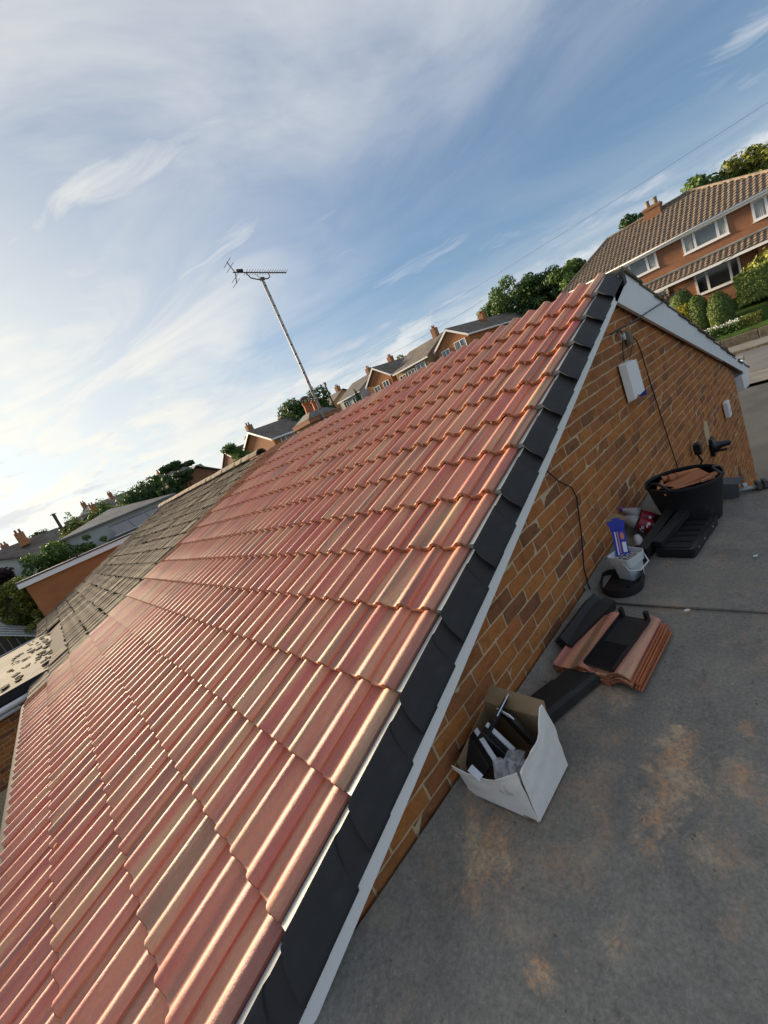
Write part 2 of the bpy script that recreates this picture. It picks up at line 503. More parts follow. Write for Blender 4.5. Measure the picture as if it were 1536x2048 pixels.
class MB:
    def __init__(self):
        self.v, self.f = [], []

    def add(self, verts, faces):
        n = len(self.v)
        self.v += [tuple(q) for q in verts]
        self.f += [tuple(i + n for i in q) for q in faces]
        return self

    def box(self, c, s, rot=None):
        hx, hy, hz = s[0] / 2, s[1] / 2, s[2] / 2
        vs = [Vector((sx * hx, sy * hy, sz * hz)) for sz in (-1, 1) for sy in (-1, 1) for sx in (-1, 1)]
        if rot is not None:
            m = Euler(rot).to_matrix()
            vs = [m @ q for q in vs]
        c = Vector(c)
        return self.add([q + c for q in vs], [(0, 2, 3, 1), (4, 5, 7, 6), (0, 1, 5, 4), (2, 6, 7, 3), (0, 4, 6, 2), (1, 3, 7, 5)])

    def span(self, a, b):
        return self.box([(i + j) / 2 for i, j in zip(a, b)], [abs(j - i) for i, j in zip(a, b)])

    def prism(self, poly, vec):
        """closed slab: planar polygon pushed along vec"""
        n = len(poly)
        vec = Vector(vec)
        vs = [Vector(q) for q in poly] + [Vector(q) + vec for q in poly]
        fs = [tuple(range(n))[::-1], tuple(range(n, 2 * n))]
        fs += [(i, (i + 1) % n, n + (i + 1) % n, n + i) for i in range(n)]
        return self.add(vs, fs)

    def tube(self, path, r, seg=8, cap=True):
        path = [Vector(q) for q in path]
        rs = r if hasattr(r, '__len__') else [r] * len(path)
        n0 = len(self.v)
        prev = None
        for i, q in enumerate(path):
            a = path[max(i - 1, 0)]
            b = path[min(i + 1, len(path) - 1)]
            d = (b - a).normalized()
            if prev is None:
                u = d.orthogonal().normalized()
            else:
                u = (prev - d * prev.dot(d))
                u = u.normalized() if u.length > 1e-6 else d.orthogonal().normalized()
            prev = u
            w = d.cross(u)
            for k in range(seg):
                t = 2 * math.pi * k / seg
                self.v.append(tuple(q + (u * math.cos(t) + w * math.sin(t)) * rs[i]))
        for i in range(len(path) - 1):
            for k in range(seg):
                a = n0 + i * seg + k
                b = n0 + i * seg + (k + 1) % seg
                self.f.append((a, b, b + seg, a + seg))
        if cap:
            self.f.append(tuple(range(n0, n0 + seg))[::-1])
            e = n0 + (len(path) - 1) * seg
            self.f.append(tuple(range(e, e + seg)))
        return self

    def lathe(self, prof, c=(0, 0, 0), seg=24, jitter=0):
        """prof: list of (radius, z)"""
        n0 = len(self.v)
        for r, z in prof:
            for k in range(seg):
                t = 2 * math.pi * k / seg
                rr = r * (1 + jitter * math.sin(3 * t + z * 9))
                self.v.append((c[0] + rr * math.cos(t), c[1] + rr * math.sin(t), c[2] + z))
        for i in range(len(prof) - 1):
            for k in range(seg):
                a = n0 + i * seg + k
                b = n0 + i * seg + (k + 1) % seg
                self.f.append((a, b, b + seg, a + seg))
        self.f.append(tuple(range(n0, n0 + seg))[::-1])
        e = n0 + (len(prof) - 1) * seg
        self.f.append(tuple(range(e, e + seg)))
        return self

    def mesh(self, name, off=(0, 0, 0), smooth=False):
        me = bpy.data.meshes.new(name)
        off = Vector(off)
        me.from_pydata([tuple(Vector(q) - off) for q in self.v], [], self.f)
        me.update()
        if smooth:
            me.polygons.foreach_set('use_smooth', [True] * len(me.polygons))
        return me

    def build(self, name, m, parent=None, local=False, smooth=False, label=None, kind=None, sharp=None, bevel=0):
        off = (0, 0, 0) if (local or parent is None) else rootloc(parent)
        me = self.mesh(name, off, smooth)
        o = bpy.data.objects.new(name, me)
        me.materials.append(MAT[m] if isinstance(m, str) else m)
        COL.objects.link(o)
        o.parent = parent
        if smooth and sharp:
            me.set_sharp_from_angle(angle=R_(sharp))
        if bevel:
            md = o.modifiers.new('bevel', 'BEVEL')
            md.width = bevel
            md.segments = 2
            md.limit_method = 'ANGLE'
        return tag(o, label, kind=kind)


def inst(me, name, parent, mw, label=None):
    """linked copy of a mesh placed by a world matrix under an unrotated parent chain"""
    o = bpy.data.objects.new(name, me)
    COL.objects.link(o)
    o.parent = parent
    mw = mw.copy()
    mw.translation = mw.translation - rootloc(parent)
    o.matrix_local = mw
    return tag(o, label)


# ------------------------------------------------------------------ ground, road
def gz(x, y):
    """height of the land: level plot, rising across the road and gently along the street"""
    z = -3.9 + .055 * max(0, y - 14) * (1 if y < 80 else 80 / y)
    if x > 29.5:
        z += min(2.2, .55 + (x - 29.5) * .27)
    if x > 60:
        z += min(3, (x - 60) * .03)
    return z


def build_ground():
    xs = [-400, -150, -60, -30, -15, -8, -3, 2, 7, 12, 19, 24, 27, 29.45, 29.55, 31, 33, 35, 38, 45, 60, 90, 150, 300, 700, 1500]
    ys = [-400, -150, -60, -30, -15, -8, -3, 0, 4, 9, 14, 20, 30, 45, 60, 80, 110, 150, 250, 500, 1500]
    b = MB()
    vs = [(x, y, gz(x, y) - .012) for x in xs for y in ys]
    n = len(ys)
    fs = [(i * n + j, (i + 1) * n + j, (i + 1) * n + j + 1, i * n + j + 1) for i in range(len(xs) - 1) for j in range(n - 1)]
    b.add(vs, fs)
    tag(b.build('ground', 'grass', smooth=False), kind='structure')

    def strip(name, x0, x1, y0, y1, m, dz):
        b = MB()
        yy = [q for q in ys if y0 < q < y1]
        yy = [y0] + yy + [y1]
        vs = []
        for y in yy:
            vs += [(x0, y, gz(min(x0, 29.4), y) + dz), (x1, y, gz(min(x1, 29.4), y) + dz)]
        fs = [(2 * i, 2 * i + 1, 2 * i + 3, 2 * i + 2) for i in range(len(yy) - 1)]
        b.add(vs, fs)
        return tag(b.build(name, m), kind='structure')
    strip('driveway', 1.0, 17.2, -30, 14, 'asphalt', .0)
    strip('pavement', 17.2, 19.3, -120, 240, 'pavement', .11)
    strip('road', 19.3, 26.0, -120, 240, 'road_grey', .0)
    strip('pavement', 26.0, 28.4, -120, 240, 'pavement', .11)
    for nm, x0, x1, zt in (('kerb', 19.25, 19.40, .12), ('kerb', 25.92, 26.07, .12)):
        b = MB()
        for y0, y1 in ((-60, 14), (14, 80)):
            z0, z1 = gz(20, y0), gz(20, y1)
            b.prism([(x0, y0, z0 - .1), (x1, y0, z0 - .1), (x1, y0, z0 + zt), (x0, y0, z0 + zt)], (0, y1 - y0, z1 - z0))
        tag(b.build(nm, 'stone_kerb'), kind='structure')


build_ground()

# ------------------------------------------------------------------ the bungalow
TH = R_(21.447)
CT, ST = math.cos(TH), math.sin(TH)
GA = .3497                      # tile gauge
VX, VZ = 1.792, .247            # nose of the first row at the verge
ROWS = 15
TW = .3135                      # cover width of a tile
BASE = Vector((2.2, 3.2, -3.9))
RXF = Matrix.Rotation(-TH, 4, 'Y')
LEFT_END = 6.56                 # party line with the adjoining bungalow


def plane_z(x):
    return VZ + (x - VX) * ST / CT


def at_slope(s, y, n):
    """s metres up the slope from the first row's nose, y along the ridge, n above the tile plane"""
    return Vector((VX + s * CT - n * ST, y, VZ + s * ST + n * CT))


bung = thing('bungalow', 'brick bungalow with newly laid red pantile roof and black verge caps', 'bungalow', BASE)


def roll(v):
    """cross section of the double pantile, v from the right edge leftwards"""
    h = .0
    for c in (.041, .198, .355):
        d = abs(v - c)
        if d < .064:
            h = max(h, .031 * math.cos(math.pi / 2 * d / .064) ** 2)
    return h


def tile_mesh(name, v0=0.0, v1=.342, length=.42, seed=0):
    r = random.Random(seed)
    b = MB()
    base_v = [0, .003, .008, .014, .021, .028, .0345, .041, .0475, .054, .061, .068, .075, .081, .087, .092, .105, .120, .135, .147, .152, .158, .164, .171, .178, .185, .1915, .198, .2045, .211, .218, .225, .232, .238, .244, .250, .265, .280, .295, .306, .318, .330, .342]
    vs = [v for v in base_v if v0 <= v <= v1]
    tilt = .031 / GA
    stations = [(0.0, -.004), (.006, 0.0), (length * .5, 0.0), (length, 0.0)]
    idx = []
    for s, dn in stations:
        row = []
        for v in vs:
            n = roll(v) + .0042 * (1 - v / .314) - s * tilt + dn
            if v > .300:
                n -= .009 * min(1, (v - .300) / .015)
            js = (r.random() - .5) * .003 if s < .01 else 0
            row.append(len(b.v))
            b.v.append((s + js, v, n))
        idx.append(row)
    for a, c in zip(idx[:-1], idx[1:]):
        for i in range(len(vs) - 1):
            b.f.append((a[i], c[i], c[i + 1], a[i + 1])[::-1])
    # nose
    bot = []
    for i, v in enumerate(vs):
        p = b.v[idx[0][i]]
        th = .027 if v > .088 or v0 > 0 else .017
        th += (r.random() - .5) * .003
        bot.append(len(b.v))
        b.v.append((p[0] + .001, v, p[2] - th))
    for i in range(len(vs) - 1):
        b.f.append((idx[0][i], idx[0][i + 1], bot[i + 1], bot[i])[::-1])
    # right edge
    e = []
    for row in idx[1:]:
        p = b.v[row[0]]
        e.append(len(b.v))
        b.v.append((p[0], p[1] + .001, p[2] - .014))
    col = [row[0] for row in idx[1:]]
    for i in range(len(e) - 1):
        b.f.append((col[i], e[i], e[i + 1], col[i + 1]))
    b.f.append((idx[0][0], bot[0], e[0], col[0]))
    me = b.mesh(name, smooth=True)
    me.set_sharp_from_angle(angle=R_(50))
    me.materials.append(MAT['red_tile'])
    return me


def build_red_roof():
    b = MB()
    s0, s1 = -ROWS * GA + .1 + .25, .46
    q = [at_slope(s0, .02, -.055), at_slope(s1, .02, -.055), at_slope(s1, LEFT_END, -.055), at_slope(s0, LEFT_END, -.055)]
    b.prism(q, Vector((ST, 0, -CT)) * .08)
    roof = b.build('roof_slope', 'underlay', bung)
    full = [tile_mesh('tile', seed=i) for i in range(3)]
    cut = [tile_mesh('tile', .155, .342, seed=9)]
    top = [tile_mesh('tile', length=.452, seed=4)]
    topcut = [tile_mesh('tile', .155, .342, length=.452, seed=5)]
    items = []
    right0 = .235 - TW
    cp = cam.matrix_world.translation
    for r in range(ROWS):
        for c in range(21):
            y = right0 + c * TW + (random.random() - .5) * .003
            me = random.choice((top if r == 0 else full)) if c else (topcut if r == 0 else cut)[0]
            m = Matrix.Translation(at_slope(-r * GA + (random.random() - .5) * .003, y, (random.random() - .5) * .0016)) @ RXF
            m = m @ Euler(((random.random() - .5) * .008, (random.random() - .5) * .006, (random.random() - .5) * .006)).to_matrix().to_4x4()
            w = m @ Vector((.17, .15, 0))
            dv = w - cp
            nrm = Vector((-ST, 0, CT))
            size = abs(nrm.dot(dv.normalized())) / dv.length_squared
            items.append((size, m, me))
    items.sort(key=lambda t: -t[0])
    for _, m, me in items[:300]:
        inst(me, 'tile', roof, m)
    bm = MB()
    for _, m, me in items[300:]:
        bm.add([m @ v.co for v in me.vertices], [tuple(p.vertices) for p in me.polygons])
    o = bm.build('tile_rest', 'red_tile', roof, smooth=True, kind='stuff', sharp=50)


def verge_mesh(name='verge_cap', short=False):
    """black dry-verge unit; local x up the slope, y towards the roof, z normal"""
    sec = [(.034, .002), (.030, .011), (.020, .009), (.004, -.001), (-.015, -.013), (-.034, -.026), (-.052, -.039), (-.066, -.049), (-.0725, -.056), (-.0735, -.066)]
    b = MB()
    st = [(0.0, .0), (.012, .0), (.255, -.001), (.262, -.006), (.275, -.0065), (.45, -.008)]
    if short:
        st = [(0.0, .0), (.012, .0), (.25, -.001), (.335, -.001)]
    rows = []
    for s, o in st:
        row = []
        for i, (y, z) in enumerate(sec):
            k = i / (len(sec) - 1)
            sk = -.085 * math.sin(min(1, k / .9) * math.pi / 2)
            yy = y - o * (.9 if i > 1 else .0)
            zz = z + o * (.9 if i < 8 else .3) - s * .031 / GA * .55
            if o < -.003 and i == len(sec) - 1:
                zz += .008
            row.append(len(b.v))
            b.v.append((s + sk, yy, zz))
        rows.append(row)
    for a, c in zip(rows[:-1], rows[1:]):
        for i in range(len(sec) - 1):
            b.f.append((a[i], a[i + 1], c[i + 1], c[i]))
    # nose lip
    lip = []
    for i, j in enumerate(rows[0]):
        x, y, z = b.v[j]
        d = Vector((0, .3, -1)).normalized() * .008
        lip.append(len(b.v))
        b.v.append((x + .002, y + d.y, z + d.z))
    for i in range(len(sec) - 1):
        b.f.append((rows[0][i], lip[i], lip[i + 1], rows[0][i + 1]))
    # turned-in lower edge
    low = []
    for row in rows:
        x, y, z = b.v[row[-1]]
        low.append(len(b.v))
        b.v.append((x, y + .018, z - .001))
    for i in range(len(rows) - 1):
        b.f.append((rows[i][-1], low[i], low[i + 1], rows[i + 1][-1]))
    me = b.mesh(name, smooth=True)
    me.set_sharp_from_angle(angle=R_(42))
    me.materials.append(MAT['verge_plastic'])
    return me


VERGE = verge_mesh()
VERGE_TOP = verge_mesh(short=True)


def build_verge():
    for r in range(ROWS):
        m = Matrix.Translation(at_slope(-r * GA + .004, -.002 + (random.random() - .5) * .004, .006)) @ RXF
        m = m @ Euler(((random.random() - .5) * .02, 0, (random.random() - .5) * .008)).to_matrix().to_4x4()
        inst(VERGE if r else VERGE_TOP, 'verge_cap', bung, m, 'black plastic dry verge cap')
        b = MB()
        s = -r * GA
        t = .031 / GA

        def q(ss, y, n):
            return at_slope(s + ss, y, n - ss * t)
        L = .38 if r else .33
        b.add([q(.002, .080, -.004), q(L, .080, -.004), q(L, .060, .010), q(.002, .060, .010), q(.002, .034, .012), q(L, .034, .012), q(.002, .080, -.02), q(.002, .034, -.012)],
              [(0, 3, 2, 1), (3, 4, 5, 2), (0, 6, 7, 4, 3)])
        b.build('verge_strip', 'grey_metal', bung)
    # cap over the apex
    b = MB()
    p0 = at_slope(.36, -.0, .05)
    b.prism([(2.03, -.080, .215), (2.105, -.080, .235), (2.125, -.076, .345), (2.085, -.076, .345), (2.04, -.078, .29)], (0, .03, 0))
    b.build('ridge_end_cap', 'verge_plastic', bung, bevel=.003)
    # bargeboards
    b = MB()
    sA, sB = -ROWS * GA + .32, .36
    q = [at_slope(sA, -.050, -.145), at_slope(sB, -.050, -.145), at_slope(sB + .03, -.050, -.062), at_slope(sA, -.050, -.062)]
    b.prism(q, (0, .014, 0))
    b.build('bargeboard', 'white_upvc', bung, bevel=.002)
    b = MB()
    b.prism([at_slope(sA, -.036, -.095), at_slope(sB, -.036, -.095), at_slope(sB, -.036, -.125), at_slope(sA, -.036, -.125)], (0, .030, 0))
    b.build('verge_batten', 'timber_brown', bung)


def far_z(x):
    return .405 - .3885 * (x - 2.2)


def build_far_slope():
    """the old rear slope seen edge-on behind the gable, its worn bargeboard and boxed eave end"""
    b = MB()
    x0, x1 = 2.19, 6.78
    yb = -.050
    b.prism([(1.89, yb, .232), (2.09, yb, .305), (2.16, yb, far_z(2.16) - .10), (2.30, yb, far_z(2.30) - .05), (x1 - .32, yb, far_z(x1 - .32) - .03), (x1 - .36, yb, far_z(x1 - .36) - .195), (1.84, yb, .140)], (0, .024, 0))
    b.build('bargeboard', 'white_paint_worn', bung, label='weathered white bargeboard on the far slope')
    b = MB()
    b.prism([(x0 - .30, yb + .003, far_z(x0 - .30) - .29), (x1 - .36, yb + .003, far_z(x1 - .36) - .190), (x1 - .37, yb + .003, far_z(x1 - .37) - .222), (x0 - .36, yb + .003, far_z(x0 - .36) - .330)], (0, .050, 0))
    b.build('soffit_strip', 'timber_brown', bung)
    b = MB()
    ze = far_z(x1 - .36)
    b.prism([(x1 - .68, -.066, ze - .19), (x1 - .40, -.066, ze - .22), (x1 - .33, -.066, ze - .02), (x1 + .02, -.066, ze - .12), (x1 + .02, -.066, ze - .30), (x1 - .22, -.066, ze - .44), (x1 - .66, -.066, ze - .40)], (0, .62, 0))
    b.build('boxed_eave', 'white_upvc', bung, bevel=.004, label='white boxed eave end')
    b = MB()
    for (x, z) in ((x1 + .10, ze - .06),):
        b.tube([(x, -.03, z), (x, LEFT_END, z)], .042, 10)
    b.build('gutter', 'roof_grey', bung)
    # old tiles of the rear slope, course by course
    slope = MB()
    slope.prism([(2.2, 0, far_z(2.2) - .06), (x1, 0, far_z(x1) - .06), (x1, 0, far_z(x1) - .10), (2.2, 0, far_z(2.2) - .10)], (0, LEFT_END, 0))
    ro = slope.build('rear_roof_slope', 'old_tile', bung, label='old brown tiles on the rear slope')
    n = 14
    L = (x1 + .05 - 2.2) / n
    th = math.atan(.3885)
    tm = MB().box((L / 2 / math.cos(th), .17, 0), (L / math.cos(th) * 1.12, .335, .02)).mesh('tile')
    tm.materials.append(MAT['old_tile'])
    for i in range(n):
        for j in range(3):
            x = 2.2 + i * L
            m = Matrix.Translation((x, -.068 + j * .335 + random.uniform(-.012, .012), far_z(x) - .078)) @ Matrix.Rotation(th - .055 + random.uniform(-.01, .01), 4, 'Y') @ Matrix.Rotation(random.uniform(-.02, .02), 4, 'Z')
            inst(tm, 'tile', ro, m)
    mo = MB()
    for k in range(60):
        x = random.uniform(2.3, 6.7)
        s = random.uniform(.008, .022)
        mo.box((x, -.062 + random.uniform(-.004, .08), far_z(x) - .055 + random.uniform(-.012, .012)), (s * 2.2, s * 1.2, s), (random.random(), random.random(), random.random()))
    mo.build('moss', 'moss', ro, kind='stuff')
    rt = MB()
    rt.prism([(2.20, -.05, .375), (2.33, -.05, .355), (2.42, -.05, .315), (2.38, -.05, .29), (2.25, -.05, .33), (2.20, -.05, .33)], (0, .35, 0))
    rt.build('ridge_mortar', 'ridge_buff', bung, bevel=.01)


BW, BHT = .2063, .075           # brick module


def brick_mesh(name, w, seed):
    r = random.Random(seed)
    b = MB()
    nx, nz = 5, 3
    hw, hh = w / 2, .0328
    idx = []
    for k in range(nz):
        row = []
        for i in range(nx):
            x = -hw + 2 * hw * i / (nx - 1)
            z = -hh + 2 * hh * k / (nz - 1)
            ed = i in (0, nx - 1) or k in (0, nz - 1)
            y = (.0022 if ed else 0) + r.uniform(-.0012, .0012)
            row.append(len(b.v))
            b.v.append((x + r.uniform(-.0018, .0018), y, z + r.uniform(-.0016, .0016)))
        idx.append(row)
    for k in range(nz - 1):
        for i in range(nx - 1):
            b.f.append((idx[k][i], idx[k][i + 1], idx[k + 1][i + 1], idx[k + 1][i]))
    ring = idx[0] + [row[-1] for row in idx[1:]] + idx[-1][::-1][1:] + [row[0] for row in idx[1:-1]][::-1]
    back = []
    for j in ring:
        x, y, z = b.v[j]
        back.append(len(b.v))
        b.v.append((x, .030, z))
    n = len(ring)
    for i in range(n):
        b.f.append((ring[(i + 1) % n], ring[i], back[i], back[(i + 1) % n]))
    me = b.mesh(name)
    me.materials.append(MAT['gable_brick'])
    return me


def build_gable():
    xl, xr = -2.05, 29 * BW
    x0 = 2.2
    poly = [(xl, .0042, -3.9), (xr - .004, .0042, -3.9), (xr - .004, .0042, far_z(xr) - .14), (x0, .0042, .28), (xl, .0042, plane_z(xl) - .09)]
    w = MB().prism(poly, (0, .24, 0)).build('gable_wall', 'mortar', bung)
    wb = MB()
    wb.span((xl + .01, .25, -3.9), (xl + .25, LEFT_END, plane_z(xl) - .15))
    wb.span((xr - .25, .25, -3.9), (xr - .01, LEFT_END, far_z(xr) - .2))
    wb.build('side_wall', 'far_brick', bung)
    full = [brick_mesh('brick', BW - .0090, i) for i in range(5)]
    half = [brick_mesh('brick', BW / 2 - .0105, 20 + i) for i in range(2)]
    items = []
    cp = cam.matrix_world.translation
    j = -3
    while True:
        zc = -(j + .5) * BHT
        if zc < -3.88:
            break
        ph = 0.0 if j % 2 == 0 else .5
        k0 = int((xl - 0) / BW) - 2
        k = k0
        while True:
            xc = (k + .5 + ph) * BW
            k += 1
            if xc > xr + BW:
                break
            hw = BW / 2
            a, c = xc - hw, xc + hw
            me = None
            if a >= xl - .005 and c <= xr + .005:
                me, xx = random.choice(full), xc
            elif a < xr - .05 and c > xr:
                me, xx = random.choice(half), (a + BW / 4)
            if me is None:
                continue
            top = zc + .035
            lim_l = plane_z(a) - .030 if a < x0 else 9
            lim_r = far_z(c) - .05 if c > x0 else 9
            if top > min(lim_l, lim_r):
                # try a half brick on the inner side
                xx2 = c - BW / 4 if a < x0 - .2 else a + BW / 4
                a2, c2 = xx2 - BW / 4, xx2 + BW / 4
                if (a2 < x0 and top > plane_z(a2) - .03) or (c2 > x0 and top > far_z(c2) - .05):
                    continue
                me, xx = random.choice(half), xx2
            # hidden below the flat roof
            if zc < -1.47 and xx < 1.3:
                continue
            dv = Vector((xx, 0, zc)) - cp
            size = abs(dv.normalized().y) / dv.length_squared
            if zc < -2.55 and xx < 4.6:
                size *= .05
            m = Matrix.Translation((xx, random.uniform(-.0015, .0015), zc + random.uniform(-.0015, .0015))) @ Euler((random.uniform(-.02, .02), random.uniform(-.008, .008), random.uniform(-.012, .012))).to_matrix().to_4x4()
            items.append((size, m, me))
        j += 1
    items.sort(key=lambda t: -t[0])
    for _, m, me in items[:300]:
        inst(me, 'brick', w, m)
    bm = MB()
    for _, m, me in items[300:]:
        bm.add([m @ v.co for v in me.vertices], [tuple(p.vertices) for p in me.polygons])
    bm.build('brick_rest', 'gable_brick', w, kind='stuff')
    # smears of mortar left on the face
    for (x, z, sx, sz) in ((.62, -.98, .008, .007), (-.93, -1.05, .02, .007)):
        pts = [(x + sx * math.cos(t) * random.uniform(.6, 1.3), -.003, z + sz * math.sin(t) * random.uniform(.6, 1.3)) for t in np.linspace(0, 2 * math.pi, 9)[:-1]]
        MB().prism(pts, (0, .012, 0)).build('mortar_smear', 'mortar', w)
    # pale repair above the lamp
    MB().prism([(3.62, -.004, -1.62), (3.80, -.004, -1.66), (3.84, -.004, -1.42), (3.72, -.004, -1.36), (3.64, -.004, -1.44)], (0, .012, 0)).build('mortar_patch', 'mortar', w)
    MB().prism([(4.80, -.003, -2.72), (5.02, -.003, -2.72), (4.98, -.003, -2.40), (4.90, -.003, -2.36), (4.84, -.003, -2.45)], (0, .012, 0)).build('dark_patch', 'timber_brown', w)


build_red_roof()
build_verge()
build_far_slope()
build_gable()
# gutter along the near eave of the red roof
b = MB()
sE = -14 * GA - .05
pth = [at_slope(sE, y, -.05) for y in (-.03, LEFT_END)]
b.tube(pth, .052, 10)
b.build('gutter', 'gutter_black', bung)
b = MB()
q0 = at_slope(sE + .16, -.03, -.11)
b.prism([q0, q0 + Vector((0, 0, -.16)), q0 + Vector((.02, 0, -.16)), q0 + Vector((.02, 0, 0))], (0, LEFT_END, 0))
b.build('fascia', 'white_upvc', bung)

# ------------------------------------------------------------------ flat-roofed extension the photographer stands on
FZ = -1.36
ext = thing('flat_roof_extension', 'grey felted flat roof beside the gable, dusted with brick-red patches', 'flat roof', (-.5, -2.0, -3.9))


def build_flat_roof():
    xa, xb, ya, yb = -4.2, 1.585, -4.2, -.012
    nx, ny = 60, 48
    vs, fs = [], []
    for i in range(nx + 1):
        for j in range(ny + 1):
            x = xa + (xb - xa) * i / nx
            y = ya + (yb - ya) * j / ny
            z = FZ + .004 * math.sin(2.1 * x + 1.3 * y) + .003 * math.sin(5.3 * y - 3.1 * x)
            # a shallow welt running along the foot of the wall
            z += .009 * math.exp(-((y + .26 + .12 * (x + 1.6)) / .05) ** 2) * (1 if x < -1.15 else 0)
            z += .05 * max(0, 1 - abs(y - yb) / .05) ** 2
            vs.append((x, y, z))
    n = ny + 1
    for i in range(nx):
        for j in range(ny):
            fs.append((i * n + j, (i + 1) * n + j, (i + 1) * n + j + 1, i * n + j + 1))
    roof = MB().add(vs, fs).build('roof_felt', 'roof_felt', ext, smooth=True)
    # object coordinates of the felt should be world-like for the dust patches
    # upper sheet lapped over the lower one
    b = MB()
    N = 40
    top = []
    for i in range(N + 1):
        y = ya + (yb - .01 - ya) * i / N
        top.append((.165 + .006 * math.sin(y * 6) + .02 * y, y))
    vs = [(x, y, FZ + .013) for x, y in top] + [(x, y, FZ + .004) for x, y in top] + [(x + .35, y, FZ + .0065) for x, y in top]
    m = N + 1
    fs = [(i, i + 1, m + i + 1, m + i) for i in range(N)] + [(i, 2 * m + i, 2 * m + i + 1, i + 1) for i in range(N)]
    b.add(vs, fs)
    b.build('felt_lap', 'roof_felt', ext)
    # torn felt upstand along the wall: a clean tall piece beyond the lap, a ragged low one before it
    b = MB()
    xs = np.linspace(.20, 1.58, 40)
    vs, fs = [], []
    for x in xs:
        h = .075 + .006 * math.sin(x * 17) + random.uniform(-.003, .003)
        vs += [(x, -.075, FZ + .006), (x, -.030, FZ + .022), (x, -.014, FZ + h * .8), (x, -.010, FZ + h)]
    for i in range(len(xs) - 1):
        for k in range(3):
            a = i * 4 + k
            fs.append((a, a + 4, a + 5, a + 1))
    b.add(vs, fs)
    b.build('felt_upstand', 'roof_felt', ext, smooth=True)
    b = MB()
    xs = np.linspace(-2.05, .20, 110)
    vs, fs = [], []
    hh = 0
    for x in xs:
        hh = .7 * hh + random.uniform(-.006, .006)
        h = .026 + hh + .008 * math.sin(x * 9)
        vs += [(x, -.034, FZ + .005), (x, -.012, FZ + .020), (x, -.006, FZ + max(.012, h))]
    for i in range(len(xs) - 1):
        for k in range(2):
            a = i * 3 + k
            fs.append((a, a + 3, a + 4, a + 1))
    b.add(vs, fs)
    b.build('bitumen_edge', 'cable_black', ext)
    # edge trim and the structure below
    b = MB()
    b.prism([(xb, -.45, FZ - .10), (xb + .012, -.45, FZ - .10), (xb + .012, -.45, FZ + .02), (xb - .03, -.45, FZ + .022), (xb - .03, -.45, FZ + .012), (xb, -.45, FZ + .01)], (0, .42, 0))
    b.build('edge_trim', 'white_upvc', ext)
    b = MB()
    b.prism([(xb, ya, FZ - .12), (xb + .012, ya, FZ - .12), (xb + .012, ya, FZ + .010), (xb - .03, ya, FZ + .012), (xb - .03, ya, FZ + .006), (xb, ya, FZ + .004)], (0, -.46 - ya, 0))
    b.build('edge_trim', 'felt_grey', ext)
    b = MB()
    b.span((xa + .02, ya + .02, -3.9), (xb - .02, -.02, FZ - .09))
    b.build('wall', 'far_brick', ext)


build_flat_roof()
fo = [o for o in bpy.data.objects if o.name.startswith(('roof_felt', 'felt_lap', 'felt_upstand'))]
for o in fo:        # give the felt world-sized coordinates so that its dust lies where it lies
    off = rootloc(ext)
    for v in o.data.vertices:
        v.co += off
    o.location = -off

# ------------------------------------------------------------------ fittings on the gable wall
t = thing('alarm_box', 'white burglar alarm box with blue corner on the gable wall', 'alarm box', (1.76, -.012, -.43), (0, R_(2), 0))
b = MB()
b.add([(-.115, .0, .13), (.115, 0, .13), (.13, 0, -.16), (-.11, 0, -.16), (-.105, -.05, .115), (.02, -.085, .125), (.105, -.055, .115), (.12, -.055, -.105), (.03, -.085, -.12), (-.10, -.05, -.15)],
      [(0, 4, 5, 6, 1), (4, 9, 8, 5), (5, 8, 7, 6), (0, 3, 9, 4), (1, 6, 7, 2), (3, 2, 7, 8, 9), (0, 1, 2, 3)])
b.build('cover', 'white_upvc', t, local=True, bevel=.004)
b = MB().box((.072, -.056, -.136), (.080, .046, .040), (0, 0, R_(16)))
b.build('lamp_lens', 'blue_card', t, local=True)
MB().tube([(-.07, -.064, -.13), (-.07, -.070, -.13)], .006, 8).build('screw', 'dark_metal', t, local=True)

t = thing('junction_box', 'small white sensor box high on the far end of the gable', 'sensor box', (4.83, -.01, -1.555))
MB().box((0, -.025, 0), (.16, .05, .20)).build('cover', 'white_upvc', t, local=True, bevel=.008)
MB().box((0, -.051, -.02), (.08, .006, .05)).build('lens', 'label_white', t, local=True)

t = thing('wall_light', 'black cone-shaped wall light below the pale mortar patch', 'wall light', (3.75, -.01, -1.68))
b = MB()
b.lathe([(.085, 0), (.085, .015), (.055, .04), (.036, .09), (.032, .15), (.014, .17)], seg=18)
o = b.build('lamp_head', 'black_plastic', t, local=True, smooth=True, sharp=40)
o.rotation_euler = (R_(90), 0, R_(18))
MB().box((0, -.012, 0), (.14, .03, .20)).build('back_plate', 'black_plastic', t, local=True, bevel=.006)
MB().box((.01, -.08, -.06), (.07, .09, .010)).build('bracket', 'black_plastic', t, local=True)

t = thing('motion_sensor', 'small black motion sensor on a stalk on the gable above the rubber bucket', 'motion sensor', (2.98, -.01, -1.44))
b = MB().box((0, -.045, .0), (.085, .06, .115))
b.build('head', 'black_plastic', t, local=True, bevel=.012)
MB().tube([(0, -.03, -.05), (.02, -.05, -.14), (.0, -.01, -.20), (.03, -.012, -.42)], .010, 7).build('stalk', 'cable_black', t, local=True, smooth=True)

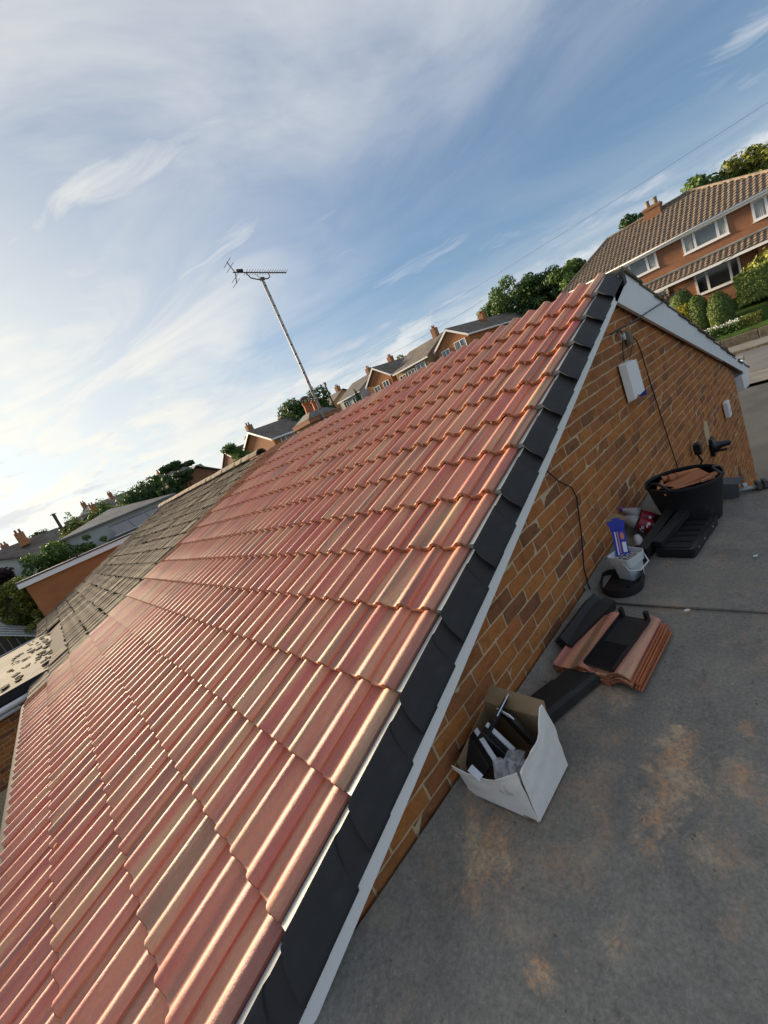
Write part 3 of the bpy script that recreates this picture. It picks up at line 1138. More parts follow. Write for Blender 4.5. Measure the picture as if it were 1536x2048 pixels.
b = MB().tube([(.20, -.012, -.50), (.215, -.012, -.57), (.30, -.014, -.67), (.42, -.013, -.76), (.44, -.012, -.83), (.40, -.012, -.93), (.36, -.013, -1.02), (.31, -.012, -1.12), (.26, -.013, -1.20), (.235, -.02, -1.29), (.225, -.03, -1.335)], .0038, 6)
tag(b.build('hanging_cable', 'cable_black', smooth=True), 'thin black cable hanging from the verge down to the flat roof seam', 'cable')
b = MB().tube([(2.13, -.014, -.17), (2.20, -.013, -.20), (2.24, -.012, -.30), (2.26, -.012, -.55), (2.30, -.012, -.85), (2.34, -.013, -1.15), (2.38, -.014, -1.42), (2.36, -.02, -1.60)], .0042, 6)
tag(b.build('wall_cable', 'cable_black', smooth=True), 'straight black cable clipped down the middle of the gable below the insulator', 'cable')
t = thing('cable_bracket', 'iron eye bracket with looped drop wire near the gable peak', 'bracket', (1.72, -.01, -.09))
MB().tube([(-.05, 0, .02), (-.02, -.05, .03), (.03, -.07, .035), (.06, -.04, .03), (.02, -.02, .01), (-.03, -.03, -.005)], .006, 6).build('hook', 'dark_metal', t, local=True, smooth=True)
MB().box((.14, -.02, -.035), (.022, .03, .05)).build('connector', 'label_white', t, local=True, bevel=.004)
MB().tube([(.03, -.05, .02), (.14, -.02, -.02), (.06, -.012, -.16), (.03, -.012, -.24), (.09, -.014, -.25), (.20, -.012, -.20), (.30, -.012, -.14), (.40, -.012, -.075)], .0032, 6).build('drop_loop', 'cable_black', t, local=True, smooth=True)
t = thing('wall_clip_block', 'small beige cable block beside the drop wire bracket', 'cable block', (2.0, -.01, -.15))
MB().box((0, -.016, 0), (.075, .03, .105)).build('block', 'ridge_buff', t, local=True, bevel=.004)
# telephone drop wire from the bracket over the far slope to the street
a = Vector((1.74, -.095, -.06))
c = Vector((34.0, .40, 1.5))
pts = []
for i in range(41):
    u = i / 40
    q = a.lerp(c, u)
    q.z -= 4 * u * (1 - u) * .06
    pts.append(q)
tag(MB().tube(pts, .0058, 5).build('drop_wire', 'cable_black'), 'thin telephone wire running from the gable bracket towards the street', 'wire')

# ------------------------------------------------------------------ adjoining bungalow: old tiles, ridge, chimney, mossy flat roof
adj = thing('adjoining_bungalow', 'adjoining bungalow under weathered grey-brown tiles beyond the red roof', 'bungalow', (2.2, 11.4, -3.9))
ADJ_END = 16.25


def old_tile_mesh(seed):
    r = random.Random(seed)
    b = MB()
    prof = [(0, 0), (.004, .010), (.020, .010), (.024, .003), (.036, .003), (.040, .011), (.056, .011), (.060, .002), (.075, .002), (.079, .009), (.094, .009), (.098, .0), (.20, -.002), (.306, .0)]
    tilt = .024 / GA
    rows = []
    for s in (0, .004, .40):
        row = []
        for v, n in prof:
            row.append(len(b.v))
            b.v.append((s + (r.uniform(-.004, .004) if s < .01 else 0), v, n - s * tilt + r.uniform(-.001, .001) - (.003 if s == 0 else 0)))
        rows.append(row)
    for a, c in zip(rows[:-1], rows[1:]):
        for i in range(len(prof) - 1):
            b.f.append((a[i], a[i + 1], c[i + 1], c[i])[::-1])
    bot = []
    for i in rows[0]:
        x, y, z = b.v[i]
        bot.append(len(b.v))
        b.v.append((x + .002, y, z - .020))
    for i in range(len(prof) - 1):
        b.f.append((rows[0][i], rows[0][i + 1], bot[i + 1], bot[i])[::-1])
    me = b.mesh('tile')
    me.materials.append(MAT['old_tile'])
    return me


def build_adjoining():
    b = MB()
    s0, s1 = -14 * GA - .02, .44
    q = [at_slope(s0, LEFT_END + .01, -.06), at_slope(s1, LEFT_END + .01, -.06), at_slope(s1, ADJ_END, -.06), at_slope(s0, ADJ_END, -.06)]
    b.prism(q, Vector((ST, 0, -CT)) * .08)
    roof = b.build('roof_slope', 'underlay', adj)
    ms = [old_tile_mesh(i) for i in range(4)]
    items = []
    cp = cam.matrix_world.translation
    ncol = int((ADJ_END - LEFT_END) / .30)
    for r in range(ROWS):
        for c in range(ncol + 1):
            y = LEFT_END + .012 + c * .30
            s = -r * GA + random.uniform(-.006, .006)
            p = at_slope(s, y, -.012 + random.uniform(-.004, .004))
            if p.x < -2.30 and 7.9 < y < 12.2:
                continue
            m = Matrix.Translation(p) @ RXF @ Euler((random.uniform(-.012, .012), random.uniform(-.008, .008), random.uniform(-.012, .012))).to_matrix().to_4x4()
            dv = p - cp
            items.append((abs(Vector((-ST, 0, CT)).dot(dv.normalized())) / dv.length_squared, m, random.choice(ms)))
    items.sort(key=lambda t: -t[0])
    for _, m, me in items[:300]:
        inst(me, 'tile', roof, m)
    bm = MB()
    for _, m, me in items[300:]:
        bm.add([m @ v.co for v in me.vertices], [tuple(p.vertices) for p in me.polygons])
    bm.build('tile_rest', 'old_tile', roof, kind='stuff')
    # lichen and moss tufts caught at the tile noses
    mo = MB()
    for k in range(420):
        r = random.randrange(ROWS)
        y = random.uniform(LEFT_END + .1, ADJ_END - .1)
        p = at_slope(-r * GA - .006 + random.uniform(-.02, .01), y, -.018)
        if p.x < -2.3 and 7.9 < y < 12.2:
            continue
        s = random.uniform(.010, .030)
        mo.box(p, (s, s * random.uniform(.8, 2.6), s * .9), (random.random(), random.random(), random.random()))
    mo.build('moss', 'moss', roof, kind='stuff')
    # pale strip under the far verge
    b = MB()
    for r in range(ROWS):
        s = -r * GA
        b.prism([at_slope(s, ADJ_END + .02, .012), at_slope(s + .36, ADJ_END + .02, -.014), at_slope(s + .36, ADJ_END + .02, -.07), at_slope(s, ADJ_END + .02, -.05)], (0, .05, 0))
    b.build('verge_edge', 'ridge_buff', adj)
    # rear slope and ridge tiles
    b = MB()
    b.prism([(2.2, LEFT_END + .02, .33), (6.8, LEFT_END + .02, far_z(6.8) - .05), (6.8, LEFT_END + .02, far_z(6.8) - .12), (2.2, LEFT_END + .02, .25)], (0, ADJ_END - LEFT_END, 0))
    b.build('rear_roof_slope', 'old_tile', adj)
    rm = MB()
    n = 8
    vs, fs = [], []
    for yy in (0, .44):
        for i in range(n + 1):
            t = math.pi * i / n
            rr = .125 + (.006 if yy == 0 else 0)
            vs.append((-math.cos(t) * rr, yy, math.sin(t) * rr * .8))
    for i in range(n):
        fs.append((i, i + 1, n + 2 + i, n + 1 + i))
    vs += [(v[0] * .84, v[1], v[2] * .84) for v in vs[:n + 1]]
    for i in range(n):
        fs.append((i, 2 * n + 2 + i, 2 * n + 3 + i, i + 1))
    me = MB().add(vs, fs).mesh('ridge_tile', smooth=True)
    me.set_sharp_from_angle(angle=R_(40))
    me.materials.append(MAT['ridge_buff'])
    y = LEFT_END + .35
    while y < ADJ_END - .1:
        inst(me, 'ridge_tile', adj, Matrix.Translation((2.22, y, .395 + random.uniform(-.006, .006))) @ Euler((0, random.uniform(-.03, .03), random.uniform(-.015, .015))).to_matrix().to_4x4())
        y += .435
    # walls
    b = MB()
    b.span((-2.05, LEFT_END + .02, -3.9), (-1.8, ADJ_END - .1, -1.62))
    b.span((5.7, LEFT_END + .02, -3.9), (5.95, ADJ_END - .1, -1.62))
    b.prism([(-2.05, ADJ_END - .3, -3.9), (5.95, ADJ_END - .3, -3.9), (5.95, ADJ_END - .3, -1.3), (2.2, ADJ_END - .3, .25), (-2.05, ADJ_END - .3, -1.4)], (0, .24, 0))
    b.build('wall', 'far_brick', adj)
    # chimney on the party line
    b = MB()
    b.span((3.24, 6.30, -.6), (4.06, 6.95, .60))
    b.span((3.20, 6.26, .56), (4.10, 6.99, .66))
    ch = b.build('chimney_stack', 'far_brick', adj)
    b = MB()
    b.add([(3.24, 6.30, .66), (4.06, 6.30, .66), (4.06, 6.95, .66), (3.24, 6.95, .66), (3.46, 6.50, .80), (3.88, 6.50, .80), (3.88, 6.76, .80), (3.46, 6.76, .80)],
          [(0, 1, 5, 4), (1, 2, 6, 5), (2, 3, 7, 6), (3, 0, 4, 7), (4, 5, 6, 7)])
    b.build('flaunching', 'pavement', ch)
    for x, y in ((3.55, 6.60), (3.84, 6.68)):
        pot = MB().lathe([(.11, 0), (.10, .04), (.088, .10), (.082, .22), (.10, .235), (.10, .265), (.075, .265)], (x, y, .76), 16).build('chimney_pot', 'terracotta', ch, smooth=True, sharp=40)
    for x, y in ((3.55, 6.60), (3.84, 6.68)):
        b = MB()
        for k in range(6):
            a = k * math.pi / 3
            b.tube([(x + .09 * math.cos(a), y + .09 * math.sin(a), 1.02), (x + .10 * math.cos(a), y + .10 * math.sin(a), 1.12)], .006, 4)
        b.lathe([(.115, 0), (.10, .03), (.04, .055), (.01, .06)], (x, y, 1.11), 14)
        b.build('cowl', 'dark_metal', ch)


build_adjoining()


def brick_patch(parent, x0, x1, z0, z1, y):
    """single bricks of a small wall face turned to the camera"""
    ms = [brick_mesh('brick', BW - .0105, 50 + i) for i in range(3)]
    z, j = z1 - .0375, 0
    while z > z0:
        x = x0 + (0 if j % 2 else .103)
        while x < x1:
            inst(random.choice(ms), 'brick', parent, Matrix.Translation((x + .1, y, z)))
            x += BW
        z -= BHT
        j += 1


t = thing('rear_extension', 'low brick extension with mossy pale felt roof at the eave of the old tiles', 'extension', (-4.2, 9.9, -3.9))
b = MB()
nx, ny = 26, 26
vs = [(-6.2 + 3.85 * i / nx, 7.55 + 4.75 * j / ny, -1.475 + .010 * math.sin(i * .6) + .008 * math.sin(j * .5 + i * .2)) for i in range(nx + 1) for j in range(ny + 1)]
fs = [(i * (ny + 1) + j, (i + 1) * (ny + 1) + j, (i + 1) * (ny + 1) + j + 1, i * (ny + 1) + j + 1) for i in range(nx) for j in range(ny)]
b.add(vs, fs)
ro = b.build('roof_felt', 'felt_pale', t, smooth=True)
mo = MB()
for k in range(70):
    y = random.uniform(8.0, 12.0)
    x = -2.42 - abs(random.gauss(0, .34))
    r = random.uniform(.015, .06) if k % 4 else random.uniform(.05, .09)
    pts = [(x + r * math.cos(a) * random.uniform(.5, 1.2), y + 1.5 * r * math.sin(a) * random.uniform(.5, 1.2), -1.463) for a in np.linspace(0, 2 * math.pi, 10)[:-1]]
    mo.prism(pts, (0, 0, .012))
mo.build('moss', 'moss', ro, kind='stuff')
b = MB()
b.span((-6.2, 7.50, -1.64), (-2.36, 7.56, -1.455))
b.build('drip_edge', 'gutter_black', t)
MB().tube([(-6.2, 7.44, -1.66), (-2.75, 7.44, -1.66)], .05, 10).build('gutter', 'white_upvc', t, smooth=True)
MB().tube([(-6.2, 7.46, -1.745), (-2.95, 7.46, -1.745)], .035, 10).build('pipe', 'white_upvc', t, smooth=True)
MB().span((-6.2, 7.50, -1.71), (-2.85, 7.53, -1.60)).build('fascia', 'white_upvc', t)
w = MB().span((-6.1, 7.62, -3.9), (-2.9, 12.2, -1.66)).build('wall', 'mortar', t)
brick_patch(w, -4.3, -2.95, -2.75, -1.70, 7.613)

# ------------------------------------------------------------------ television aerial
t = thing('television_aerial', 'tall television aerial on a banded mast above the chimney', 'aerial', (3.55, 6.22, .0))
MB().tube([(0, 0, 0), (0.01, 0, 1.7), (-.01, 0, 3.52)], [.032, .030, .029], 10).build('mast', 'mast_grey', t, local=True, smooth=True)
for k in range(16):
    z = .35 + k * .2
    MB().tube([(0, 0, z), (0, 0, z + .016)], .0335, 10).build('tape_band', 'cable_black', t, local=True)
MB().tube([(.035, .0, .1), (.032, .01, 1.2), (.03, -.008, 2.2), (.03, 0, 3.45), (-.1, 0, 3.6)], .005, 5).build('coaxial_cable', 'cable_black', t, local=True)
ob = bpy.data.objects.new('antenna', None)
boom = MB().tube([(-.58, -.02, 3.66), (.66, .03, 3.60)], .011, 7).build('boom', 'dark_metal', t, local=True)
MB().tube([(-.30, 0, 3.64), (-.24, 0, 3.54), (-.10, 0, 3.50), (.14, 0, 3.50), (.20, 0, 3.53), (.20, .0, 3.62)], .012, 7).build('cradle', 'dark_metal', t, local=True, smooth=True)
MB().box((0, 0, 3.50), (.09, .07, .05)).build('clamp', 'dark_metal', t, local=True)
MB().box((-.42, -.01, 3.685), (.14, .05, .05)).build('balun_box', 'black_plastic', t, local=True, bevel=.008)
for k in range(17):
    x = -.30 + k * .059
    z = 3.648 - k * .0029
    L = .11 - k * .0022
    MB().tube([(x, -L, z), (x, L, z)], .0045, 5).build('element', 'dark_metal', boom, local=True)
for sg in (1, -1):
    MB().tube([(-.52, 0, 3.66), (-.60, -.01, 3.66 + sg * .20)], .009, 6).build('reflector_arm', 'dark_metal', boom, local=True)
    for q in (.10, .19):
        MB().tube([(-.56 - .04 * q * 5, -.17, 3.66 + sg * q), (-.56 - .04 * q * 5, .17, 3.66 + sg * q)], .005, 5).build('element', 'dark_metal', boom, local=True)
bpy.data.objects.remove(ob)

# ------------------------------------------------------------------ things lying on the flat roof
Z0 = FZ + .008


def slab(poly, thick, vec=None):
    p = [Vector(q) for q in poly]
    n = (p[1] - p[0]).cross(p[2] - p[0]).normalized()
    return MB().prism(p, n * thick)


# torn white cardboard box, walls bowed, flaps up
t = thing('cardboard_box', 'torn white cardboard box with open flaps standing by the gable', 'box', (-.97, -.17, Z0))
A, B_, C_, D = (-.118, -.150), (.112, -.150), (.105, .125), (-.135, .118)
H = .205


def card(p0, p1, top, n=14, m=10, amp=.006, th=.004, lean=(0, 0), seed=0):
    """creased cardboard sheet between two base corners; top(u) = height of the torn edge"""
    g = random.Random(seed)
    p0, p1 = Vector((*p0, 0)), Vector((*p1, 0))
    d = (p1 - p0).normalized()
    nr = Vector((d.y, -d.x, 0))
    ph = [g.uniform(0, 6) for _ in range(6)]
    vs, fs = [], []
    for side in (0, 1):
        for k in range(m + 1):
            v = k / m
            for q in range(n + 1):
                u = q / n
                h = top(u) * v + (g.uniform(-.003, .003) if k == m and side == 0 else 0)
                bow = amp * (math.sin(3.1 * u + ph[0] + 2 * v) + .6 * math.sin(9 * u - 4 * v + ph[1]) + .5 * math.sin(14 * v + 5 * u + ph[2])) * v
                pos = p0.lerp(p1, u) + nr * (bow - side * th) + Vector((lean[0] * v * v, lean[1] * v * v, h))
                vs.append(pos)
    w = n + 1
    o = (m + 1) * w
    for k in range(m):
        for q in range(n):
            a = k * w + q
            fs.append((a, a + 1, a + w + 1, a + w))
            fs.append((o + a, o + a + w, o + a + w + 1, o + a + 1))
    for q in range(n):
        a = m * w + q
        fs.append((a, a + 1, o + a + 1, o + a))
    for k in range(m):
        for q in (0, n):
            a = k * w + q
            fs.append((a, a + w, o + a + w, o + a))
    return MB().add(vs, fs)


card(A, D, lambda u: .205 - .075 * math.sin(min(1, u * 1.5) * math.pi / 2) + .02 * max(0, u - .8) * 5, lean=(-.014, .004), seed=2).build('panel', 'card_white', t, local=True)
card(B_, A, lambda u: .205 + .012 * (1 - u) + .075 * max(0, 1 - abs(u - .10) / .30) - .09 * max(0, .05 - u) * 20, amp=.004, lean=(.0, -.006), seed=5).build('panel', 'card_white', t, local=True)
slab([(*B_, 0), (B_[0], B_[1], .20), (C_[0], C_[1], .20), (*C_, 0)], .004).build('panel', 'card_brown', t, local=True)
slab([(*D, 0), (*C_, 0), (C_[0], C_[1], .19), (D[0], D[1], .14)], .004).build('panel', 'card_brown', t, local=True)
slab([(B_[0], B_[1] + .005, .20), (B_[0] + .045, B_[1] + .03, .235), (C_[0] + .05, C_[1] - .02, .245), (C_[0], C_[1], .20)], .004).build('flap', 'card_brown', t, local=True)
MB().box((-.01, -.015, .006), (.23, .265, .006)).build('base', 'card_brown', t, local=True)


def comb_pack(loc, rot, label, wl=.16, hl=.10):
    """bundle of black plastic comb strips with a white paper band along its edge"""
    t = thing('comb_filler_pack', label, 'plastic strips', loc, rot, 'packs of black comb strips in the box')
    MB().box((0, 0, 0), (wl, .016, hl)).build('bundle', 'black_plastic', t, local=True, bevel=.004)
    b = MB()
    n = 18
    for k in range(n):
        b.box((-wl / 2 + wl * (k + .5) / n, 0, hl / 2 + .010), (wl / n * .55, .014, .024))
    b.build('comb_teeth', 'black_plastic', t, local=True)
    MB().box((0, -.0, hl / 2 + .030), (wl, .004, .020)).build('paper_band', 'label_white', t, local=True)


comb_pack((-.915, -.105, Z0 + .160), (R_(38), R_(14), R_(18)), 'black comb strips with white band standing highest in the white box', .15, .15)
comb_pack((-1.05, -.085, Z0 + .115), (R_(52), R_(-20), R_(62)), 'black comb strips with pale band at the wall side of the white box', .13, .08)
comb_pack((-1.00, -.130, Z0 + .125), (R_(30), R_(-38), R_(84)), 'black comb strips with short white band in the middle of the white box', .12, .08)
comb_pack((-.905, -.225, Z0 + .150), (R_(-16), R_(20), R_(66)), 'black comb strips with white band beside the raised flap of the white box', .11, .13)
# crumpled clear bag
t = thing('plastic_bag', 'crumpled clear plastic bag in the front of the white box', 'plastic bag', (-1.035, -.23, Z0 + .11))
b = MB()
vs, fs = [], []
nu, nv = 22, 12
for i in range(nv + 1):
    ph = math.pi * i / nv
    for k in range(nu):
        a = 2 * math.pi * k / nu
        r = .062 * (1 + .18 * math.sin(3 * a + 2 * ph) + .12 * math.sin(7 * a - 3 * ph) + random.uniform(-.10, .10))
        vs.append((r * 1.05 * math.sin(ph) * math.cos(a), r * .85 * math.sin(ph) * math.sin(a), r * .8 * math.cos(ph)))
for i in range(nv):
    for k in range(nu):
        fs.append((i * nu + k, (i + 1) * nu + k, (i + 1) * nu + (k + 1) % nu, i * nu + (k + 1) % nu))
b.add(vs, fs)
b.build('film', 'polythene', t, local=True)
slab([(-.075, .055, .035), (-.060, .11, .040), (-.085, .115, .035), (-.098, .06, .03)], .002).build('price_label', 'label_white', t, local=True)


def verge_thing(name, label, loc, rot, cat='verge cap'):
    t = thing(name, label, cat, loc, rot, 'spare black verge caps on the flat roof')
    for i, (nm, m) in enumerate((('shell', VERGE),)):
        o = bpy.data.objects.new(nm, m)
        COL.objects.link(o)
        o.parent = t
    return t


def channel(name, label, loc, rot, L=.40, w=.075, h=.055, cat='verge cap', grp='spare black verge caps on the flat roof'):
    """black plastic verge unit lying as an open channel: web, two flanges, a stop end"""
    t = thing(name, label, cat, loc, rot, grp)
    MB().box((0, 0, h), (L, w, .004)).build('web', 'verge_plastic', t, local=True, bevel=.0015)
    MB().box((0, -w / 2 + .002, h / 2), (L, .004, h)).build('flange', 'verge_plastic', t, local=True, bevel=.0015)
    MB().box((-L * .04, w / 2 - .002, h * .55), (L * .9, .004, h * .9)).build('flange', 'verge_plastic', t, local=True, bevel=.0015)
    MB().box((-L / 2 + .002, 0, h * .62), (.004, w * .9, h * .7)).build('stop_end', 'black_plastic', t, local=True)
    return t


# lying unit between the box and the tiles (overlapping halves)
t = thing('verge_unit', 'flat black verge unit lying between the white box and the red tiles', 'verge cap', (-.56, -.175, Z0), (0, 0, R_(-20)), 'spare black verge caps on the flat roof')
b = MB()
b.prism([(-.19, -.075, 0), (-.19, -.068, .038), (-.19, -.05, .046), (-.19, .065, .040), (-.19, .075, 0)], (.22, 0, 0))
b.build('shell', 'verge_plastic', t, local=True, bevel=.004)
b = MB()
b.prism([(.01, -.072, 0), (.01, -.066, .032), (.01, -.05, .040), (.01, .062, .034), (.01, .072, 0)], (.17, 0, 0))
b.build('socket', 'verge_plastic', t, local=True, bevel=.003)

# two channels against the wall
channel('verge_channel', 'upright black channel leaning on the gable beside the red tiles', (-.085, -.075, Z0 + .01), (R_(50), 0, R_(-3)), .40, .10, .06)
channel('verge_channel', 'dark grey channel propped in front of the leaning channel beside the red tiles', (-.085, -.125, Z0 + .005), (R_(12), 0, R_(-12)), .40, .060, .052)

# stacked red tiles
TILES = [tile_mesh('tile_body', v0=0, v1=.330, seed=31 + i) for i in range(2)]
for k, (dx_, dy_, rz, lab) in enumerate(((0, 0, -3, 'lower red pantile of the small stack on the flat roof'), (.006, .004, -2, 'upper red pantile of the small stack, carrying a black ribbed tray'))):
    t = thing('spare_tile', lab, 'roof tile', (-.44 + dx_, -.425 + dy_, Z0 + .012 + k * .024), (0, 0, R_(rz)), 'spare red tiles stacked on the flat roof')
    o = bpy.data.objects.new('tile_body', TILES[k % 2])
    COL.objects.link(o)
    o.parent = t
    o.rotation_euler = (0, R_(-4.2), 0)
    b = MB()
    for q in range(3):
        b.box((.20, -.010 - q * .010, .000 - q * .003), (.40, .006, .010))
    b.build('side_ribs', 'terracotta', t, local=True, bevel=.002)
# black plastic unit on the stack
t = thing('eave_tray', 'black ribbed plastic tray with two upright prongs lying on the red tiles', 'plastic tray', (-.24, -.325, Z0 + .070), (0, R_(-2), R_(-8)))
MB().box((0, 0, 0), (.36, .125, .006)).build('tray', 'verge_plastic', t, local=True, bevel=.002)
for sg in (-1, 1):
    MB().box((0, sg * .062, .008), (.36, .006, .020)).build('side_lip', 'black_plastic', t, local=True)
    MB().box((.175, sg * .055, .022), (.02, .016, .05)).build('prong', 'black_plastic', t, local=True)
b = MB()
for k in range(20):
    b.box((-.17 + k * .008, 0, .004), (.003, .11, .004))
b.build('ribs', 'black_plastic', t, local=True)

# D-shaped ridge end tray
t = thing('ridge_end_tray', 'round-ended black plastic tray lying on the felt in front of the tub', 'plastic tray', (.315, -.165, Z0), (0, 0, R_(12)))
out = []
for k in range(19):
    a = R_(90 + 10 * k)
    out.append((.115 * math.cos(a) * 1.05, .105 * math.sin(a)))
out += [(.10, -.105), (.135, -.075), (.135, .075), (.10, .105)]
MB().prism([(x, y, 0) for x, y in out], (0, 0, .006)).build('floor', 'black_plastic', t, local=True)
b = MB()
n = len(out)
for i in range(n):
    p, q = Vector((*out[i], 0)), Vector((*out[(i + 1) % n], 0))
    if (p - q).length < 1e-4:
        continue
    h = .052 if i < 19 else .044
    pi, qi = p * .965, q * .965
    b.add([p, q, q + Vector((0, 0, h)), p + Vector((0, 0, h)), pi, qi, qi + Vector((0, 0, h)), pi + Vector((0, 0, h))], [(0, 1, 2, 3), (5, 4, 7, 6), (3, 2, 6, 7)])
b.build('rim', 'verge_plastic', t, local=True, smooth=True, sharp=40)
for x, y in ((.05, .03), (-.02, -.03), (.08, -.04)):
    MB().box((x, y, .011), (.02, .008, .010)).build('peg', 'black_plastic', t, local=True)

# white tub of clips with the blue carton stuck in it
t = thing('plastic_tub', 'translucent white tub full of metal clips by the gable', 'tub', (.435, -.180, Z0), (0, 0, R_(-20)))


def rrect(w, d, r, z, n=5):
    pts = []
    for cx, cy, a0 in ((w / 2 - r, d / 2 - r, 0), (-w / 2 + r, d / 2 - r, 90), (-w / 2 + r, -d / 2 + r, 180), (w / 2 - r, -d / 2 + r, 270)):
        for k in range(n):
            a = R_(a0 + 90 * k / (n - 1))
            pts.append((cx + r * math.cos(a), cy + r * math.sin(a), z))
    return pts


def loft(rings, close_bottom=True):
    b = MB()
    n = len(rings[0])
    for r in rings:
        b.v += [tuple(q) for q in r]
    for i in range(len(rings) - 1):
        for k in range(n):
            a, c = i * n + k, i * n + (k + 1) % n
            b.f.append((a, c, c + n, a + n))
    if close_bottom:
        b.f.append(tuple(range(n))[::-1])
    return b


loft([rrect(.105, .100, .018, 0), rrect(.122, .116, .02, .095), rrect(.136, .130, .022, .098), rrect(.138, .132, .022, .125), rrect(.146, .140, .024, .128), rrect(.148, .142, .024, .150), rrect(.140, .134, .022, .150), rrect(.118, .112, .02, .10)]).build('shell', 'tub_plastic', t, local=True, smooth=True, sharp=45)
MB().tube([(-.070, -.02, .13), (-.085, -.075, .095), (-.03, -.095, .075), (.05, -.09, .09), (.072, -.05, .13)], .004, 6).build('handle', 'tub_plastic', t, local=True, smooth=True)
MB().prism(rrect(.128, .122, .02, .118), (0, 0, .004)).build('fill', 'dark_metal', t, local=True)
b = MB()
for k in range(110):
    x, y = random.uniform(-.055, .055), random.uniform(-.052, .052)
    b.box((x, y, .126 + random.uniform(-.003, .008)), (random.uniform(.006, .022), random.uniform(.003, .008), .003), (random.uniform(-.6, .6), random.uniform(-.6, .6), random.uniform(0, 3)))
b.build('clips', 'foil', t, local=True, kind='stuff')
t = thing('blue_carton', 'blue printed carton with open flap sticking out of the white tub', 'carton', (.475, -.150, Z0 + .135), (R_(8), R_(38), R_(28)))
MB().box((0, 0, .05), (.030, .066, .150)).build('body', 'blue_card', t, local=True)
MB().box((-.0155, .018, .05), (.002, .006, .140)).build('print_stripe', 'white_print', t, local=True)
MB().box((-.0155, .006, .055), (.002, .006, .130)).build('print_stripe', 'orange_print', t, local=True)
MB().box((-.0155, -.018, .025), (.002, .020, .06)).build('print_panel', 'white_print', t, local=True)
b = MB()
b.prism([(-.0165, -.016 + .010 * math.cos(a), .092 + .022 * math.sin(a)) for a in np.linspace(0, 2 * math.pi, 13)[:-1]], (.002, 0, 0))
b.build('print_spot', 'orange_print', t, local=True)
b = MB()
b.prism([(.012, -.033, .125), (.012, .033, .125), (-.004, .050, .185), (-.010, .02, .205), (-.010, -.02, .205), (-.004, -.045, .185)], (.002, 0, .001))
b.build('flap', 'blue_card', t, local=True)
b = MB()
b.prism([(-.006, .050, .186), (-.012, .02, .206), (-.012, -.02, .206), (-.006, -.045, .186), (-.012, -.035, .222), (-.014, .0, .232), (-.012, .04, .222)][0:1] + [(-.012, .045, .215), (-.014, .0, .235), (-.012, -.042, .215), (-.006, -.045, .186), (-.008, 0, .200)], (.002, 0, .001))
b.build('flap', 'card_brown', t, local=True)


def bottle(label, loc, rot, cap):
    t = thing('drink_bottle', label, 'bottle', loc, rot, 'drink bottles leaning on the gable')
    MB().lathe([(.020, 0), (.040, .003), (.046, .02), (.044, .07), (.046, .10), (.046, .17)], seg=20).build('lower_body', 'cola', t, local=True, smooth=True)
    MB().lathe([(.0465, .085), (.047, .09), (.047, .155), (.0465, .16)], seg=20).build('label_sleeve', 'cola_label', t, local=True, smooth=True)
    b = MB()
    for k in range(5):      # pale lettering swash round the sleeve
        a = R_(150 + k * 22)
        b.box((.0475 * math.cos(a), .0475 * math.sin(a), .12 + .016 * math.sin(k * 1.3)), (.003, .018, .009 if k % 2 else .015), (R_(25), 0, a))
    b.build('lettering', 'label_white', t, local=True)
    MB().lathe([(.046, .17), (.044, .195), (.032, .225), (.018, .250), (.014, .262), (.014, .275)], seg=20).build('shoulder', 'bottle_clear', t, local=True, smooth=True)
    MB().lathe([(.016, .268), (.0165, .270), (.0165, .286), (.015, .289)], seg=16).build('cap', cap, t, local=True, smooth=True, sharp=40)


bottle('cola bottle with red cap leaning on the gable by the bucket', (.945, -.245, Z0 + .022), (R_(-58), R_(-12), 0), 'red_plastic')
bottle('cola bottle with purple cap leaning on the gable behind the red-capped one', (1.06, -.215, Z0 + .022), (R_(-50), R_(-22), 0), 'purple_plastic')
t = thing('glue_tube', 'small white tube with red cap lying beside the cola bottles', 'tube', (.72, -.165, Z0 + .035), (0, R_(70), R_(25)))
MB().lathe([(.012, 0), (.024, .01), (.024, .07), (.018, .10)], seg=14).build('tube_body', 'label_white', t, local=True, smooth=True)
MB().lathe([(.018, -.05), (.02, -.045), (.02, .0)], seg=14).build('cap', 'red_plastic', t, local=True, smooth=True)

channel('verge_bar', 'dark grey channel propped across the black case, nearer the bottles', (.83, -.235, Z0 + .055), (R_(10), R_(-8), R_(-9)), .44, .05, .06)
channel('verge_bar', 'dark grey channel resting on the black case, nearer the camera side edge', (.845, -.31, Z0 + .070), (R_(8), R_(-6), R_(-12)), .38, .05, .05)
t = thing('tool_case', 'flat black plastic case lying on the felt below the bucket', 'case', (.86, -.375, Z0), (0, 0, R_(-6)))
loft([rrect(.44, .19, .02, 0), rrect(.45, .20, .02, .05), rrect(.45, .20, .02, .056), rrect(.42, .17, .015, .060)]).build('body', 'black_plastic', t, local=True)
MB().prism(rrect(.42, .17, .015, .058), (0, 0, .006)).build('lid', 'verge_plastic', t, local=True)
for k in range(5):
    MB().box((-.14 + k * .07, 0, .066), (.012, .15, .004)).build('rib', 'black_plastic', t, local=True)
for x in (-.15, -.05, .10):
    MB().tube([(x, -.100, .035), (x, -.104, .035)], .006, 8).build('rivet', 'grey_metal', t, local=True)
# black channel pieces under the bars
channel('verge_channel', 'black channel lying on the felt under the propped bars', (.78, -.20, Z0), (0, 0, R_(-10)), .42, .09, .05)

